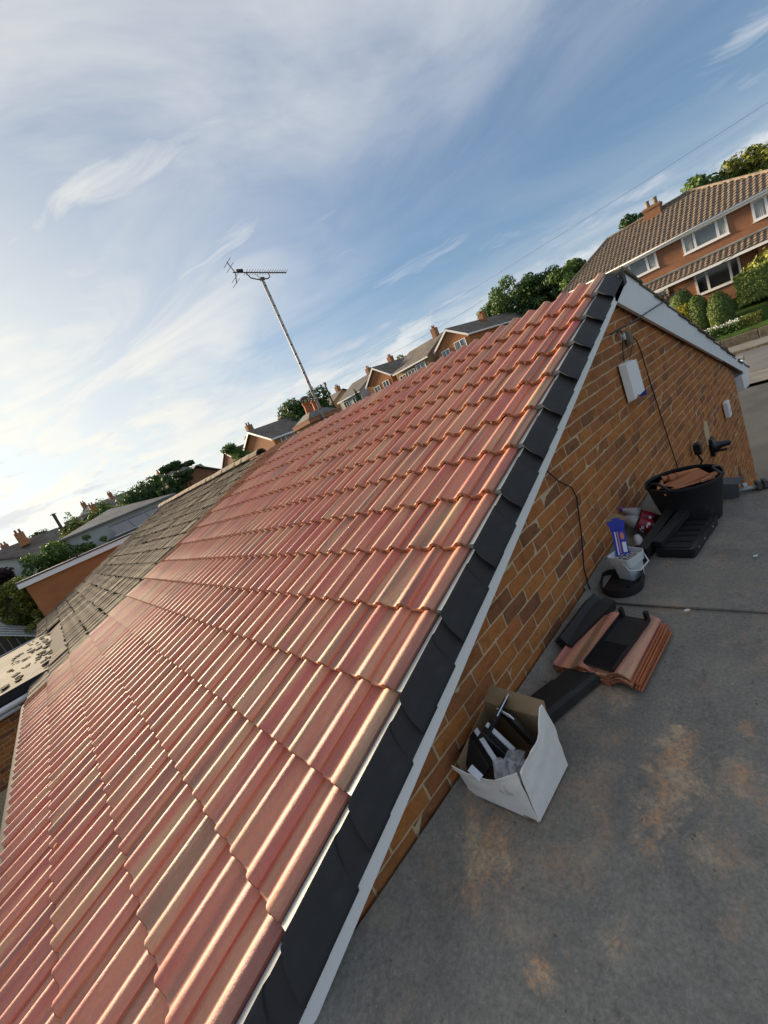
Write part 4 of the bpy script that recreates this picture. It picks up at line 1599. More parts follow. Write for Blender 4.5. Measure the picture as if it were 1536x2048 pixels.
# rubber bucket with broken tiles
BX, BY = 1.175, -.345
t = thing('rubber_bucket', 'black flexible rubber bucket filled with broken tile pieces', 'bucket', (BX, BY, Z0))
b = MB()
prof = [(.145, 0), (.150, .01), (.168, .07), (.190, .15), (.214, .245), (.219, .262), (.224, .264), (.224, .254)]
b.lathe([(.01, .012), (.140, .014)][:0] + [(.211, .272), (.212, .288), (.204, .288), (.184, .17), (.162, .07), (.146, .014), (.02, .012)], seg=44, jitter=.018)
b.build('lining', 'black_rubber', t, local=True, smooth=True, sharp=50)
b = MB()
b.lathe([(.145, 0), (.150, .006), (.165, .08), (.184, .165), (.202, .262), (.2115, .272)], seg=44, jitter=.018)
b.build('body', 'black_rubber', t, local=True, smooth=True, sharp=50)
for a0, droop in ((150, .055), (-75, -.01)):
    path = []
    for k in range(13):
        u = k / 12
        a = R_(a0 - 24 + 48 * u)
        z = .280 + (.055 if a0 > 0 else .030) * math.sin(math.pi * u)
        r = .208 - (0.0 if a0 > 0 else .05) * math.sin(math.pi * u)
        path.append((r * math.cos(a), r * math.sin(a), z))
    MB().tube(path, .009, 8).build('handle', 'black_rubber', t, local=True, smooth=True)


def shard(label, loc, rot, pts, th=.014):
    t = thing('tile_shard', label, 'tile piece', loc, rot, 'broken tile pieces in the bucket')
    MB().prism([(x, y, 0) for x, y in pts], (0, 0, th)).build('piece', 'clay_shard', t, local=True, bevel=.002)
    MB().prism([(pts[0][0], pts[0][1], th), (pts[1][0], pts[1][1], th), (pts[1][0] * .9, pts[1][1] * .9 + .008, th + .006), (pts[0][0] * .9, pts[0][1] * .9 + .008, th + .006)], (0, .006, 0)).build('edge_rib', 'clay_shard', t, local=True)


zb = Z0 + .258
shard('widest flat orange tile piece on top in the rubber bucket', (BX - .05, BY - .0, zb + .012), (R_(4), R_(-10), R_(-52)), [(-.13, -.06), (.13, -.07), (.14, .05), (.02, .07), (-.12, .06)])
shard('long narrow tile piece along the near rim of the bucket', (BX - .10, BY - .04, zb - .002), (R_(-8), R_(-4), R_(-58)), [(-.14, -.025), (.14, -.03), (.13, .03), (-.13, .028)])
shard('sharp pointed tile piece at the wall side of the bucket', (BX - .07, BY + .11, zb + .008), (R_(20), R_(-14), R_(10)), [(-.07, -.02), (.06, -.01), (.02, .02), (-.05, .025)])
shard('tile piece tucked under the bucket handle at the open side', (BX - .02, BY - .13, zb + .008), (R_(-14), R_(-6), R_(-40)), [(-.07, -.04), (.06, -.04), (.07, .03), (-.04, .05)])
shard('rear tile piece against the far inside of the bucket', (BX + .075, BY + .02, zb + .004), (R_(3), R_(10), R_(-60)), [(-.12, -.04), (.12, -.03), (.11, .04), (-.11, .04)])
shard('tile piece half buried in the middle of the bucket', (BX + .02, BY - .04, zb - .012), (R_(-4), R_(6), R_(-20)), [(-.09, -.07), (.09, -.06), (.08, .07), (-.08, .07)])
t = thing('wooden_offcut', 'small turned piece of pale wood lying on the broken tiles', 'wood piece', (BX + .015, BY + .01, zb + .045), (0, R_(88), R_(-62)))
MB().lathe([(.018, -.07), (.024, -.065), (.024, -.035), (.019, -.03), (.024, -.02), (.019, -.01), (.018, .02), (.011, .09), (.004, .10)], seg=12).build('piece', 'clay_shard', t, local=True, smooth=True, sharp=40)
MB().tube([(0, 0, -.072), (0, 0, -.068)], .012, 10).build('end_face', 'card_brown', t, local=True)

# pots and sheet behind the bucket at the roof edge
t = thing('black_pot', 'black lidded pot behind the bucket at the roof edge', 'pot', (1.47, -.275, Z0))
MB().lathe([(.060, 0), (.066, .01), (.078, .15), (.080, .16)], seg=22).build('pot', 'black_plastic', t, local=True, smooth=True, sharp=40)
MB().lathe([(.088, .158), (.090, .162), (.090, .185), (.080, .192), (.02, .195)], seg=22).build('lid', 'black_plastic', t, local=True, smooth=True, sharp=40)
t = thing('brown_tin', 'small dark brown tin between the black pot and the grey sheet', 'tin', (1.49, -.40, Z0))
MB().lathe([(.050, 0), (.052, .004), (.052, .17), (.055, .172), (.055, .178), (.050, .178)], seg=18).build('tin', 'timber_brown', t, local=True, smooth=True, sharp=40)
MB().tube([(-.05, 0, .175), (-.03, -.02, .215), (.03, -.02, .215), (.05, 0, .175)], .006, 6).build('handle', 'cable_black', t, local=True, smooth=True)
t = thing('grey_sheet', 'folded blue-grey sheet lying at the roof edge behind the bucket', 'sheet', (1.49, -.50, Z0 + .06))
slab([(-.06, .07, .06), (.05, .09, .06), (.06, -.08, .035), (-.05, -.06, .03)], .006).build('sheet', 'felt_grey', t, local=True)
slab([(-.06, .07, .055), (-.05, -.06, .025), (-.055, -.05, -.06), (-.062, .06, -.06)], .006).build('fold', 'felt_grey', t, local=True)
t = thing('pipe_fitting', 'short grey pipe with dark clamps lying at the roof edge', 'pipe', (1.53, -.60, Z0 + .02), (0, 0, R_(-68)))
MB().tube([(-.11, 0, 0), (.06, 0, .0)], .014, 10).build('pipe', 'grey_metal', t, local=True, smooth=True)
for x in (.04, .075):
    MB().box((x, 0, .012), (.022, .06, .05)).build('clamp', 'dark_metal', t, local=True, bevel=.004)
MB().box((-.02, .02, .02), (.02, .02, .02)).build('nut', 'label_white', t, local=True)

# scraps on the felt
for (x, y, sx, sy, m, lab) in ((.123, -.501, .028, .014, 'card_white', 'torn scrap of pale paper on the felt beside the seam'), (.634, -.700, .030, .010, 'label_white', 'white cigarette-sized scrap on the felt far right'), (-.50, -.075, .018, .014, 'ridge_buff', 'pale pebble on the felt by the wall near the box')):
    t = thing('scrap', lab, 'scrap', (x, y, FZ + .012), (0, 0, random.uniform(0, 3)))
    pts = [(sx / 2 * math.cos(a) * random.uniform(.7, 1.1), sy / 2 * math.sin(a) * random.uniform(.7, 1.1), 0) for a in np.linspace(0, 2 * math.pi, 8)[:-1]]
    MB().prism(pts, (0, 0, .006)).build('piece', m, t, local=True)
b = MB()
for k in range(420):
    x, y = random.uniform(-1.8, 1.3), -random.uniform(.04, 1.3) ** 1.0
    s = random.uniform(.0012, .0045)
    b.box((x, y, FZ + .008), (s * random.uniform(1, 2), s, s), (random.random(), random.random(), random.random() * 3))
tag(b.build('grit', 'ridge_buff'), 'tiny crumbs of mortar and tile strewn on the grey felt', 'grit', kind='stuff')
# a bolt head left on the red tiles
t = thing('loose_disc', 'small pink clay disc lying on the red tiles low at left', 'disc', at_slope(-12.91 * GA, 1.93, .012), (0, -TH, 0))
MB().lathe([(.012, 0), (.014, .003), (.014, .012), (.010, .014)], seg=7).build('disc', 'clay_shard', t, local=True)

# ------------------------------------------------------------------ background houses
def window(parent, face, c, w, h, div=(.3,), glass='glass_sky', curtain=False, fr=.07):
    """window on a wall; face '-X' or '-Y'; c = centre on the wall plane; div = mullion positions 0..1"""
    cx, cy, cz = c

    def P(u, z, d):
        return (cx - d, cy + u, cz + z) if face == '-X' else (cx + u, cy - d, cz + z)

    def bar(b, u0, u1, z0, z1, d0, d1):
        a, q = P(u0, z0, d0), P(u1, z1, d1)
        b.span(a, q)
    b = MB()
    bar(b, -w / 2, w / 2, h / 2 - fr, h / 2, .002, .06)
    bar(b, -w / 2, w / 2, -h / 2, -h / 2 + fr, .002, .06)
    bar(b, -w / 2, -w / 2 + fr, -h / 2 + fr, h / 2 - fr, .002, .058)
    bar(b, w / 2 - fr, w / 2, -h / 2 + fr, h / 2 - fr, .002, .058)
    for d in div:
        u = -w / 2 + w * d
        bar(b, u - fr * .55, u + fr * .55, -h / 2 + fr, h / 2 - fr, .002, .056)
    fo = b.build('window', 'white_upvc', parent)
    b = MB()
    bar(b, -w / 2 + fr * .5, w / 2 - fr * .5, -h / 2 + fr * .5, h / 2 - fr * .5, .003, .018)
    b.build('pane', glass, fo)
    if curtain:
        for u0, u1 in ((-w / 2 + fr, -w / 2 + w * .2), (w * .28, w / 2 - fr)):
            n = 9
            vs = []
            for k in range(n + 1):      # one pleated sheet
                u, d = u0 + (u1 - u0) * k / n, .021 + .012 * (k % 2)
                vs += [P(u, -h / 2 + fr, d), P(u, h / 2 - fr, d)]
            MB().add(vs, [(2 * k, 2 * k + 2, 2 * k + 3, 2 * k + 1) for k in range(n)]).build('curtain', 'curtain', fo)
    b = MB()
    bar(b, -w / 2 - .05, w / 2 + .05, -h / 2 - .05, -h / 2 - .002, .002, .10)
    b.build('sill', 'white_upvc', fo)
    return fo


def simple_house(name, label, x0, x1, y0, y1, zb, ze, zr, axis, wall, roof, wins=(), chim=None, group='houses along the far side of the street', over=.3, hip=0.0, fascia='white_upvc', pv=None):
    """gabled or hipped house. axis = direction of the ridge"""
    t = thing(name, label, 'house', ((x0 + x1) / 2, (y0 + y1) / 2, zb), group=group)
    b = MB()
    if axis == 'X':
        ym = (y0 + y1) / 2
        b.prism([(x0, y0, zb), (x0, y1, zb), (x0, y1, ze), (x0, ym, zr - .12), (x0, y0, ze)] if not hip else [(x0, y0, zb), (x0, y1, zb), (x0, y1, ze), (x0, y0, ze)], (x1 - x0, 0, 0))
    else:
        xm = (x0 + x1) / 2
        b.prism([(x0, y0, zb), (x1, y0, zb), (x1, y0, ze), (xm, y0, zr - .12), (x0, y0, ze)] if not hip else [(x0, y0, zb), (x1, y0, zb), (x1, y0, ze), (x0, y0, ze)], (0, y1 - y0, 0))
    b.build('wall', wall, t)
    o = over
    drop = (zr - ze) / (((y1 - y0) if axis == 'X' else (x1 - x0)) / 2) * o
    b = MB()
    th = .09
    if axis == 'X':
        ym = (y0 + y1) / 2
        hx = hip
        for sgn, ye in ((-1, y0 - o), (1, y1 + o)):
            top = [(x0 - o, ye, ze - drop), (x1 + o, ye, ze - drop), (x1 + o - hx, ym, zr), (x0 - o + hx, ym, zr)]
            b.prism(top, (0, 0, th))
        if hip:
            for xe, xt in ((x0 - o, x0 - o + hx), (x1 + o, x1 + o - hx)):
                b.prism([(xe, y0 - o, ze - drop), (xe, y1 + o, ze - drop), (xt, ym, zr)], (0, 0, th))
    else:
        xm = (x0 + x1) / 2
        for xe in (x0 - o, x1 + o):
            b.prism([(xe, y0 - o, ze - drop), (xe, y1 + o, ze - drop), (xm, y1 + o - hip, zr), (xm, y0 - o + hip, zr)], (0, 0, th))
        if hip:
            for ye, yt in ((y0 - o, y0 - o + hip), (y1 + o, y1 + o - hip)):
                b.prism([(x0 - o, ye, ze - drop), (x1 + o, ye, ze - drop), (xm, yt, zr)], (0, 0, th))
    rf = b.build('roof', roof, t)
    b = MB()
    if axis == 'X' and not hip:
        ym = (y0 + y1) / 2
        for ya, yb2 in ((y0 - o, ym), (y1 + o, ym)):
            za, zbb = ze - drop, zr
            b.prism([(x0 - o - .03, ya, za + .03), (x0 - o - .03, yb2, zbb + .03), (x0 - o - .03, yb2, zbb - .20), (x0 - o - .03, ya, za - .20)], (.025, 0, 0))
    b.span((x0 - o - .02, y0 - o - .06, ze - drop - .14), (x1 + o, y0 - o - .01, ze - drop + .03)) if axis == 'X' else b.span((x0 - o - .06, y0 - o, ze - drop - .14), (x0 - o - .01, y1 + o, ze - drop + .03))
    b.build('fascia', fascia, t)
    for w in wins:
        window(t, *w[:5], **(w[5] if len(w) > 5 else {}))
    if chim:
        cx, cy, cz0, cz1 = chim
        c = MB().span((cx - .35, cy - .3, cz0), (cx + .35, cy + .3, cz1)).build('chimney', 'far_brick', rf)
        for dxx in (-.15, .15):
            MB().lathe([(.10, 0), (.08, .3), (.1, .32)], (cx + dxx, cy, cz1), 10).build('chimney_pot', 'terracotta', c, smooth=True)
    if pv:
        MB().prism(pv, (0, 0, .05)).build('solar_panel', 'solar', rf)
    return t


def house_a():
    """pair of two-storey brick houses across the street with hipped pantile roof and lean-to canopy"""
    X0, Y0, Y1, ZB = 36.0, -1.0, 13.3, -1.75
    t = thing('semi_detached_house', 'large two-storey brick house across the street with hipped brown pantile roof', 'house', (40, 6, ZB))
    MB().span((X0, Y0, ZB), (44.2, Y1, 3.62)).build('wall', 'far_brick', t)
    # main roof: tile courses as real pantile relief, clipped by the hips
    xe, ze, xr, zr = 35.62, 3.42, 40.1, 6.12
    yl, yr = 13.75, -1.4          # eave corners
    hl, hr = 10.6, 5.0            # ridge ends
    roof_c = MB()
    roof_c.prism([(xe, yr, ze - .05), (xe, yl, ze - .05), (xr, hl, zr - .05), (xr, hr, zr - .05)], (0, 0, -.05))
    roof_c.prism([(xe, yl, ze), (44.6, yl, ze), (xr, hl, zr)], (0, 0, -.05))
    roof_c.prism([(xe, yr, ze), (44.6, yr, ze), (xr, hr, zr)], (0, 0, -.05))
    roof_c.prism([(44.6, yr, ze), (44.6, yl, ze), (xr, hl, zr), (xr, hr, zr)], (0, 0, -.05))
    rf = roof_c.build('roof', 'old_tile_far', t)

    def pantiles(parent, xa, za, xb, zb_, rows, yr_of, yl_of):
        b = MB()
        sl = Vector((xb - xa, 0, zb_ - za))
        L = sl.length
        nrm = Vector((-(zb_ - za), 0, xb - xa)).normalized()
        period = .30
        for r in range(rows):
            u0, u1 = r / rows, (r + 1.12) / rows
            ya, yb2 = yr_of((u0 + u1) / 2), yl_of((u0 + u1) / 2)
            n = max(2, int((yb2 - ya) / (period / 6)))
            base = len(b.v)
            for k in range(n + 1):
                y = ya + (yb2 - ya) * k / n
                ph = (y / period) % 1
                h = .050 * max(0, math.sin(math.pi * min(1, ph / .60))) ** 1.0
                lo = Vector((xa, y, za)) + sl * u0
                hi = Vector((xa, y, za)) + sl * min(u1, 1.0)
                b.v += [tuple(lo + nrm * (h + .075)), tuple(hi + nrm * (h + .0)), tuple(lo + nrm * (h - .01))]
            for k in range(n):
                a = base + 3 * k
                b.f += [(a, a + 3, a + 4, a + 1), (a + 2, a + 5, a + 3, a)]
        o = b.build('pantiles', 'old_tile_far', parent, smooth=True, kind='stuff', sharp=50)
    pantiles(rf, xe, ze, xr, zr, 15, lambda u: yr + (hr - yr) * u, lambda u: yl + (hl - yl) * u)
    # hip and ridge caps
    for a, c in (((xe, yl, ze), (xr, hl, zr)), ((xr, hl, zr), (xr, hr, zr)), ((xr, hr, zr), (xe, yr, ze))):
        a, c = Vector(a), Vector(c)
        MB().tube([a + Vector((0, 0, .05)), c + Vector((0, 0, .05))], .11, 8).build('ridge_cap', 'ridge_buff', rf)
    # fascia and gutter
    b = MB().span((xe - .02, yr, ze - .22), (xe + .03, yl, ze - .02))
    b.build('fascia', 'white_upvc', t)
    MB().tube([(xe - .09, yr, ze - .04), (xe - .09, yl, ze - .04)], .06, 8).build('gutter', 'white_upvc', t, smooth=True)
    # chimney
    c = MB().span((39.4, 6.75, 4.9), (40.2, 7.75, 6.45))
    c.span((39.34, 6.69, 6.38), (40.26, 7.81, 6.56))
    c = c.build('chimney', 'far_brick', rf)
    for y in (7.0, 7.5):
        MB().lathe([(.16, 0), (.14, .1), (.13, .42), (.15, .44), (.15, .48)], (39.8, y, 6.56), 12).build('chimney_pot', 'ridge_buff', c, smooth=True, sharp=40)
    MB().span((39.25, 6.55, 4.80), (39.42, 6.75, 5.15)).build('lead_flashing', 'grey_metal', c)
    # windows
    for (ya, yb2, z0, z1, dv, cu) in ((6.90, 9.35, 2.17, 3.32, (.25, .70), True), (3.05, 5.42, 2.13, 3.27, (.22, .72), True), (-.45, 1.9, 2.08, 3.24, (.30, .72), True), (2.85, 5.22, -.72, .72, (.22, .72), False), (-.6, .9, -.72, .72, (.3, .7), False)):
        window(t, '-X', (X0, (ya + yb2) / 2, (z0 + z1) / 2), yb2 - ya, z1 - z0, dv, 'glass_sky' if cu else 'glass_dark', cu, .12)
    window(t, '-X', (X0, 7.12, -.05), .80, 1.45, (), 'glass_sky', True, .12)
    MB().span((X0 - .03, 7.55, -1.7), (X0 - .002, 8.75, .62)).build('door_recess', 'glass_dark', t)
    # lean-to canopy between the storeys
    b = MB()
    xa, za, xb, zb_ = 34.75, .78, X0, 1.38
    b.prism([(xa, -1.2, za), (xa, 8.9, za), (xb, 8.75, zb_), (xb, -1.2, zb_)], (0, 0, -.06))
    cn = b.build('canopy', 'old_tile_far', t)
    pantiles(cn, xa, za, xb, zb_, 4, lambda u: -1.2, lambda u: 8.9)
    MB().span((xa - .03, -1.2, za - .16), (xa + .02, 8.9, za - .01)).build('canopy_fascia', 'white_upvc', cn)
    MB().tube([(X0 - .12, -1.2, zb_ + .06), (X0 - .12, 8.8, zb_ + .06)], .10, 8).build('lead_flashing', 'roof_grey', cn)
    b = MB().span((35.2, -1.0, -1.75), (35.98, 1.9, .62))
    b.build('porch_wall', 'far_brick', t)


house_a()
simple_house('house_behind', 'dark tiled roof of a house rising behind the big brick house at far right', 50, 58, -9, 6.5, -1.2, 4.8, 7.3, 'Y', 'far_brick', 'roof_brown', group='houses behind')
HB = 'houses along the far side of the street'
simple_house('gable_house', 'brick house with white-edged gable facing the street and long brown side wall', 37.2, 50.5, 23.7, 28.0, -1.2, 4.75, 6.10, 'X', 'far_brick_orange', 'roof_brown',
             [('-X', (37.2, 24.85, 3.95), 1.5, 1.05, (.5,), {'curtain': True}), ('-X', (37.2, 26.9, 3.75), 1.1, 1.05, (.5,), {'curtain': True}), ('-X', (37.2, 25.6, .9), 2.2, 1.2, (.3, .7))], (43.5, 25.2, 5.4, 6.55), over=.22)
simple_house('brick_house', 'buff-fronted brick house with solar panels beside the white-edged gable house', 36.6, 45, 29.0, 34.4, -1.0, 4.65, 6.5, 'Y', 'far_brick_buff', 'roof_brown',
             [('-X', (36.6, 30.3, 3.7), 1.5, 1.1, (.5,), {'curtain': True}), ('-X', (36.6, 31.9, 3.55), 1.2, 1.1, (.5,), {'curtain': True}), ('-X', (36.6, 33.4, 3.5), 1.1, 1.0, (.5,), {'glass': 'glass_dark'})], (40.8, 30.0, 6.1, 7.5), over=.25,
             pv=[(37.6, 30.8, 5.12), (40.0, 30.8, 6.18), (40.0, 33.8, 6.18), (37.6, 33.8, 5.12)])
simple_house('brick_house', 'brown brick house third along the street with white gable trim', 37, 45, 35.6, 40.2, -.8, 5.0, 6.6, 'X', 'far_brick_orange', 'roof_brown',
             [('-X', (37, 36.8, 3.9), 1.2, 1.1, (.5,), {'curtain': True}), ('-X', (37, 38.6, 3.8), 1.2, 1.1, (.5,), {'curtain': True})], (41, 38.3, 6.2, 7.4), over=.25)
simple_house('white_house', 'white rendered house fourth along the street behind the dark conifer', 37, 45, 42.0, 47.0, -.5, 5.0, 6.8, 'Y', 'render_white', 'slate',
             [('-X', (37, 43.4, 4.0), 1.2, 1.1, (.5,)), ('-X', (37, 45.6, 4.0), 1.2, 1.1, (.5,))], (41, 43, 6.2, 7.6), over=.25)
simple_house('brick_house', 'buff brick house fifth along the street with dark roof', 37, 45, 50.0, 56, -.3, 4.9, 6.9, 'Y', 'far_brick_buff', 'slate', [('-X', (37, 51.5, 4.0), 1.2, 1.1, (.5,)), ('-X', (37, 54, 4.0), 1.2, 1.1, (.5,))], (41, 51, 6.4, 7.7), over=.25)
simple_house('brick_house', 'dark roofed house sixth along the street behind the pole', 37, 45, 59, 65, .0, 4.9, 7.0, 'Y', 'far_brick', 'slate', [('-X', (37, 61, 4.0), 1.2, 1.1, (.5,))], (41, 60, 6.4, 8.0), over=.25)
simple_house('brick_house', 'pale house seventh and farthest along the street', 37, 45, 69, 76, .2, 5.2, 7.3, 'Y', 'render_white', 'slate', (), (41, 71, 6.6, 8.3), over=.25)

# houses to the left
simple_house('orange_brick_house', 'orange brick house with wide window and tile-hung gable beyond the ridge', 20.2, 26, 39, 47, -2.4, 3.0, 4.8, 'X', 'far_brick_orange', 'roof_brown',
             [('-Y', (22.0, 39.0, 2.35), 1.9, .85, (.35,), {'curtain': False})], (17.5 + 3.3, 44, 4.2, 5.6), group='houses left of the street')
simple_house('grey_gable_house', 'grey roofed house with white trimmed gable just over the old ridge', 7.6, 11.6, 33.0, 41.0, -2.6, 1.35, 2.55, 'Y', 'far_brick', 'roof_grey', (), None, group='houses left of the street', over=.3)
simple_house('small_roof_house', 'small brown roof between the pine and the grey gable', 9.8, 13, 44, 50, -2, 2.9, 4.1, 'X', 'render_white', 'roof_brown', (), None, group='houses left of the street')
# brick extension with white fascia and its bungalow beyond
t = thing('brick_extension', 'orange brick flat-roofed extension with thick white fascia beyond the old roof', 'extension', (1.0, 22, -3.6))
MB().span((-2.62, 19.55, -3.7), (6.0, 24.0, -.36)).build('wall', 'far_brick_orange', t)
MB().span((-2.80, 19.42, -.36), (6.2, 19.50, -.17)).build('fascia', 'white_upvc', t)
MB().span((-2.82, 19.40, -.165), (6.2, 24.2, -.10)).build('roof_felt', 'felt_grey', t)
MB().lathe([(.04, 0), (.04, .09), (.055, .09), (.05, .12)], (-.75, 19.9, -.10), 10).build('vent_cap', 'black_plastic', t)
simple_house('grey_bungalow', 'bungalow with pale wall and wide grey tiled roof beyond the brick extension', -.45, 5.2, 26.5, 40.0, -3.0, .98, 1.62, 'Y', 'render_white', 'roof_grey', (), None, group='houses left of the street', over=.3, hip=3.2)
t = thing('solar_array', 'row of dark solar panels tilted on the roof beside the brick extension', 'solar panels', (2.2, 25.4, .0))
for k in range(4):
    slab([(-.7 + k * .95, -.8, .02), (.2 + k * .95, -.8, .02), (.2 + k * .95, .55, .62), (-.7 + k * .95, .55, .62)], .04).build('solar_panel', 'solar', t, local=True)
MB().box((1.1, -.82, .05), (3.9, .03, .06)).build('rail', 'aluminium', t, local=True)
MB().span((-1.0, -.8, -3.0), (3.4, 1.4, .0)).build('roof_block', 'felt_grey', t, local=True)
simple_house('dark_bungalow', 'dark brown roofed bungalow at the far left edge with white gutter', -9, -2.2, 28.0, 40.0, -3.2, .85, 2.25, 'Y', 'render_white', 'roof_brown', (), None, group='houses left of the street', over=.3)
simple_house('low_garage', 'low white garage with dark door left of the brick extension', -6.0, -2.55, 29.5, 34, -3.3, .10, .40, 'X', 'render_white', 'slate', [('-Y', (-3.2, 29.5, -.45), .5, .7, (), {'glass': 'glass_dark'})], None, group='houses left of the street', over=.15)
FAR = 'far roofs on the left skyline'
fars = [(-16, 60, 9, 1.4, 3.7, 'roof_brown', 'far_brick'), (-7, 58, 8, 1.2, 3.2, 'slate', 'render_white'), (-4.5, 46, 6, 1.2, 2.9, 'roof_brown', 'far_brick_buff'), (2.5, 62, 8, 2.0, 4.2, 'roof_brown', 'far_brick'), (3.3, 80, 9, 3.6, 6.4, 'roof_grey', 'render_white'), (8.0, 84, 9, 3.6, 6.8, 'roof_grey', 'render_white'), (11.0, 56, 6, 2.4, 4.6, 'terracotta', 'render_white'), (14.5, 90, 10, 3.8, 6.8, 'slate', 'far_brick'), (-12, 84, 10, 2.6, 5.0, 'slate', 'render_white'), (-25, 80, 12, 2.0, 4.4, 'roof_brown', 'far_brick'), (28, 66, 10, 3.2, 6.0, 'slate', 'far_brick'), (22, 86, 10, 3.8, 7.0, 'roof_brown', 'far_brick')]
words = ['long brown roof at the left edge of the skyline', 'dark slate roof second from the left edge of the skyline', 'low brown roof behind the telegraph pole at left', 'brown roof behind the clipped hedge at left', 'pale grey roof left of the twin chimneys on the skyline', 'pale grey roof with twin chimneys on the skyline', 'red-orange roof with white wall left of the dark pine', 'distant slate roof behind the dark pine', 'distant white house with slate roof low on the left skyline', 'broad distant brown roof far out on the left skyline', 'slate roof between the round oak and the street', 'distant brown roof beyond the round oak']
for (x, y, w, ze, zr, rm, wm), lab in zip(fars, words):
    simple_house('distant_house', lab, x, x + w * .8, y, y + w, -2.2, ze, zr, random.choice('XY'), wm, rm, [('-Y', (x + w * .3, y, ze - .9), 1.2, 1.0, (.5,))], (x + w * .4, y + w * .3, zr - .4, zr + .8), group=FAR, over=.25)

# fences, greenhouse, poles, wires
t = thing('greenhouse', 'aluminium framed greenhouse seen below the brick extension at left', 'greenhouse', (-4.2, 20.6, -3.6))
gx0, gx1, gy0, gy1, ze, zr = -5.6, -3.0, 18.6, 21.6, -2.15, -1.15
xm = (gx0 + gx1) / 2
b = MB()
for y in np.linspace(gy0, gy1, 5):
    b.tube([(gx0, y, -3.7), (gx0, y, ze), (xm, y, zr), (gx1, y, ze), (gx1, y, -3.7)], .022, 5)
for x, z in ((gx0, ze), (xm, zr), (gx1, ze), (gx0, -2.9), (gx1, -2.9)):
    b.tube([(x, gy0, z), (x, gy1, z)], .024, 5)
b.tube([(gx0, gy0, ze), (gx1, gy0, ze)], .022, 5)
b.tube([(xm, gy0, zr), (xm, gy0, -3.7)], .02, 5)
b.build('frame', 'aluminium', t)
for k in range(4):
    ya, yb2 = np.linspace(gy0, gy1, 5)[k:k + 2]
    for xe in (gx0, gx1):
        MB().prism([(xe, ya + .03, ze + .01), (xe, yb2 - .03, ze + .01), (xm, yb2 - .03, zr), (xm, ya + .03, zr)], (0, 0, .006)).build('pane', 'greenhouse_glass', t)
        MB().span((xe - .003, ya + .03, -3.6), (xe + .003, yb2 - .03, ze - .03)).build('pane', 'greenhouse_glass', t)
for xa, xb in ((gx0, xm), (xm, gx1)):
    MB().span((xa + .03, gy0 - .003, -3.6), (xb - .03, gy0 + .003, ze - .03)).build('pane', 'greenhouse_glass', t)
t = thing('garden_fence', 'weathered board fence behind the greenhouse at left', 'fence', (-4, 23.6, -3.5))
for k in range(22):
    MB().span((-8.4 + k * .26, 23.58, -3.6), (-8.16 + k * .26, 23.62, -1.95 + random.uniform(-.02, .02))).build('board', 'fence_wood', t)
MB().span((-8.4, 23.54, -2.0), (-2.68, 23.66, -1.93)).build('rail', 'fence_wood', t)


def pole(label, x, y, zt, zb, arms=True):
    t = thing('telegraph_pole', label, 'telegraph pole', (x, y, zb), group='telegraph poles')
    MB().tube([(0, 0, 0), (0, 0, zt - zb)], [.16, .11], 8).build('post', 'pole_wood', t, local=True, smooth=True)
    MB().box((0, -.1, zt - zb - .25), (.25, .25, .4)).build('top_box', 'dark_metal', t, local=True)
    MB().box((0, 0, zt - zb - .06), (.5, .06, .06)).build('arm', 'pole_wood', t, local=True)
    return t


pole('telegraph pole with box beside the far houses of the street', 36, 47.2, 8.2, -1.0)
pole('thin telegraph pole standing over the roofs at far left', .6, 44, 3.9, -2.3)
pole('slim grey lamp post in front of the round oak', 27.5, 42, 3.8, -2.4)


def wire(label, pts_a, pts_c, sag, r=.012):
    a, c = Vector(pts_a), Vector(pts_c)
    pts = []
    for i in range(31):
        u = i / 30
        q = a.lerp(c, u)
        q.z -= sag * 4 * u * (1 - u)
        pts.append(q)
    tag(MB().tube(pts, r, 4).build('overhead_wire', 'cable_black'), label, 'wire', 'overhead telephone wires')


wire('overhead wire rising to the right in front of the big brick house roof', (30, 47, 7.9), (30, -6, 6.4), .5, .007)
wire('lower overhead wire from the pole across the far house roofs', (36, 47.2, 8.05), (37.3, 21, 6.7), .55)
wire('wire from the pole leaving to the left behind the mast', (36, 47.2, 8.1), (22, 44, 4.0), .3)


# ------------------------------------------------------------------ planting
def leaf_cloud(centres, radii, n, size, shell=.55, flat=1.0, seed=1, up=.35):
    """numpy arrays of leaf quads spread through ellipsoidal clumps; returns verts, faces"""
    g = np.random.default_rng(seed)
    centres = np.array(centres, float)
    radii = np.array(radii, float)
    vol = radii.prod(1) ** (2 / 3)
    pick = g.choice(len(centres), n, p=vol / vol.sum())
    d = g.normal(size=(n, 3))
    d /= np.linalg.norm(d, axis=1)[:, None]
    rad = shell + (1 - shell) * g.random(n) ** .6
    rad *= g.normal(1, .07, n)
    pos = centres[pick] + d * radii[pick] * rad[:, None]
    nrm = d + g.normal(0, .55, (n, 3)) + np.array([0, 0, up])
    nrm /= np.linalg.norm(nrm, axis=1)[:, None]
    a = np.cross(nrm, g.normal(size=(n, 3)))
    a /= np.linalg.norm(a, axis=1)[:, None]
    b = np.cross(nrm, a)
    s = size * g.uniform(.55, 1.35, n)[:, None]
    v = np.stack([pos - a * s * .5, pos + b * s * .34, pos + a * s * .5, pos - b * s * .34], 1).reshape(-1, 3)
    f = np.arange(4 * n).reshape(n, 4)
    return v, f


def mesh_np(name, v, f, m):
    me = bpy.data.meshes.new(name)
    me.vertices.add(len(v))
    me.vertices.foreach_set('co', v.astype(np.float32).ravel())
    me.loops.add(f.size)
    me.loops.foreach_set('vertex_index', f.astype(np.int32).ravel())
    me.polygons.add(len(f))
    me.polygons.foreach_set('loop_start', np.arange(0, f.size, 4, dtype=np.int32))
    me.update(calc_edges=True)
    me.materials.append(MAT[m])
    return me


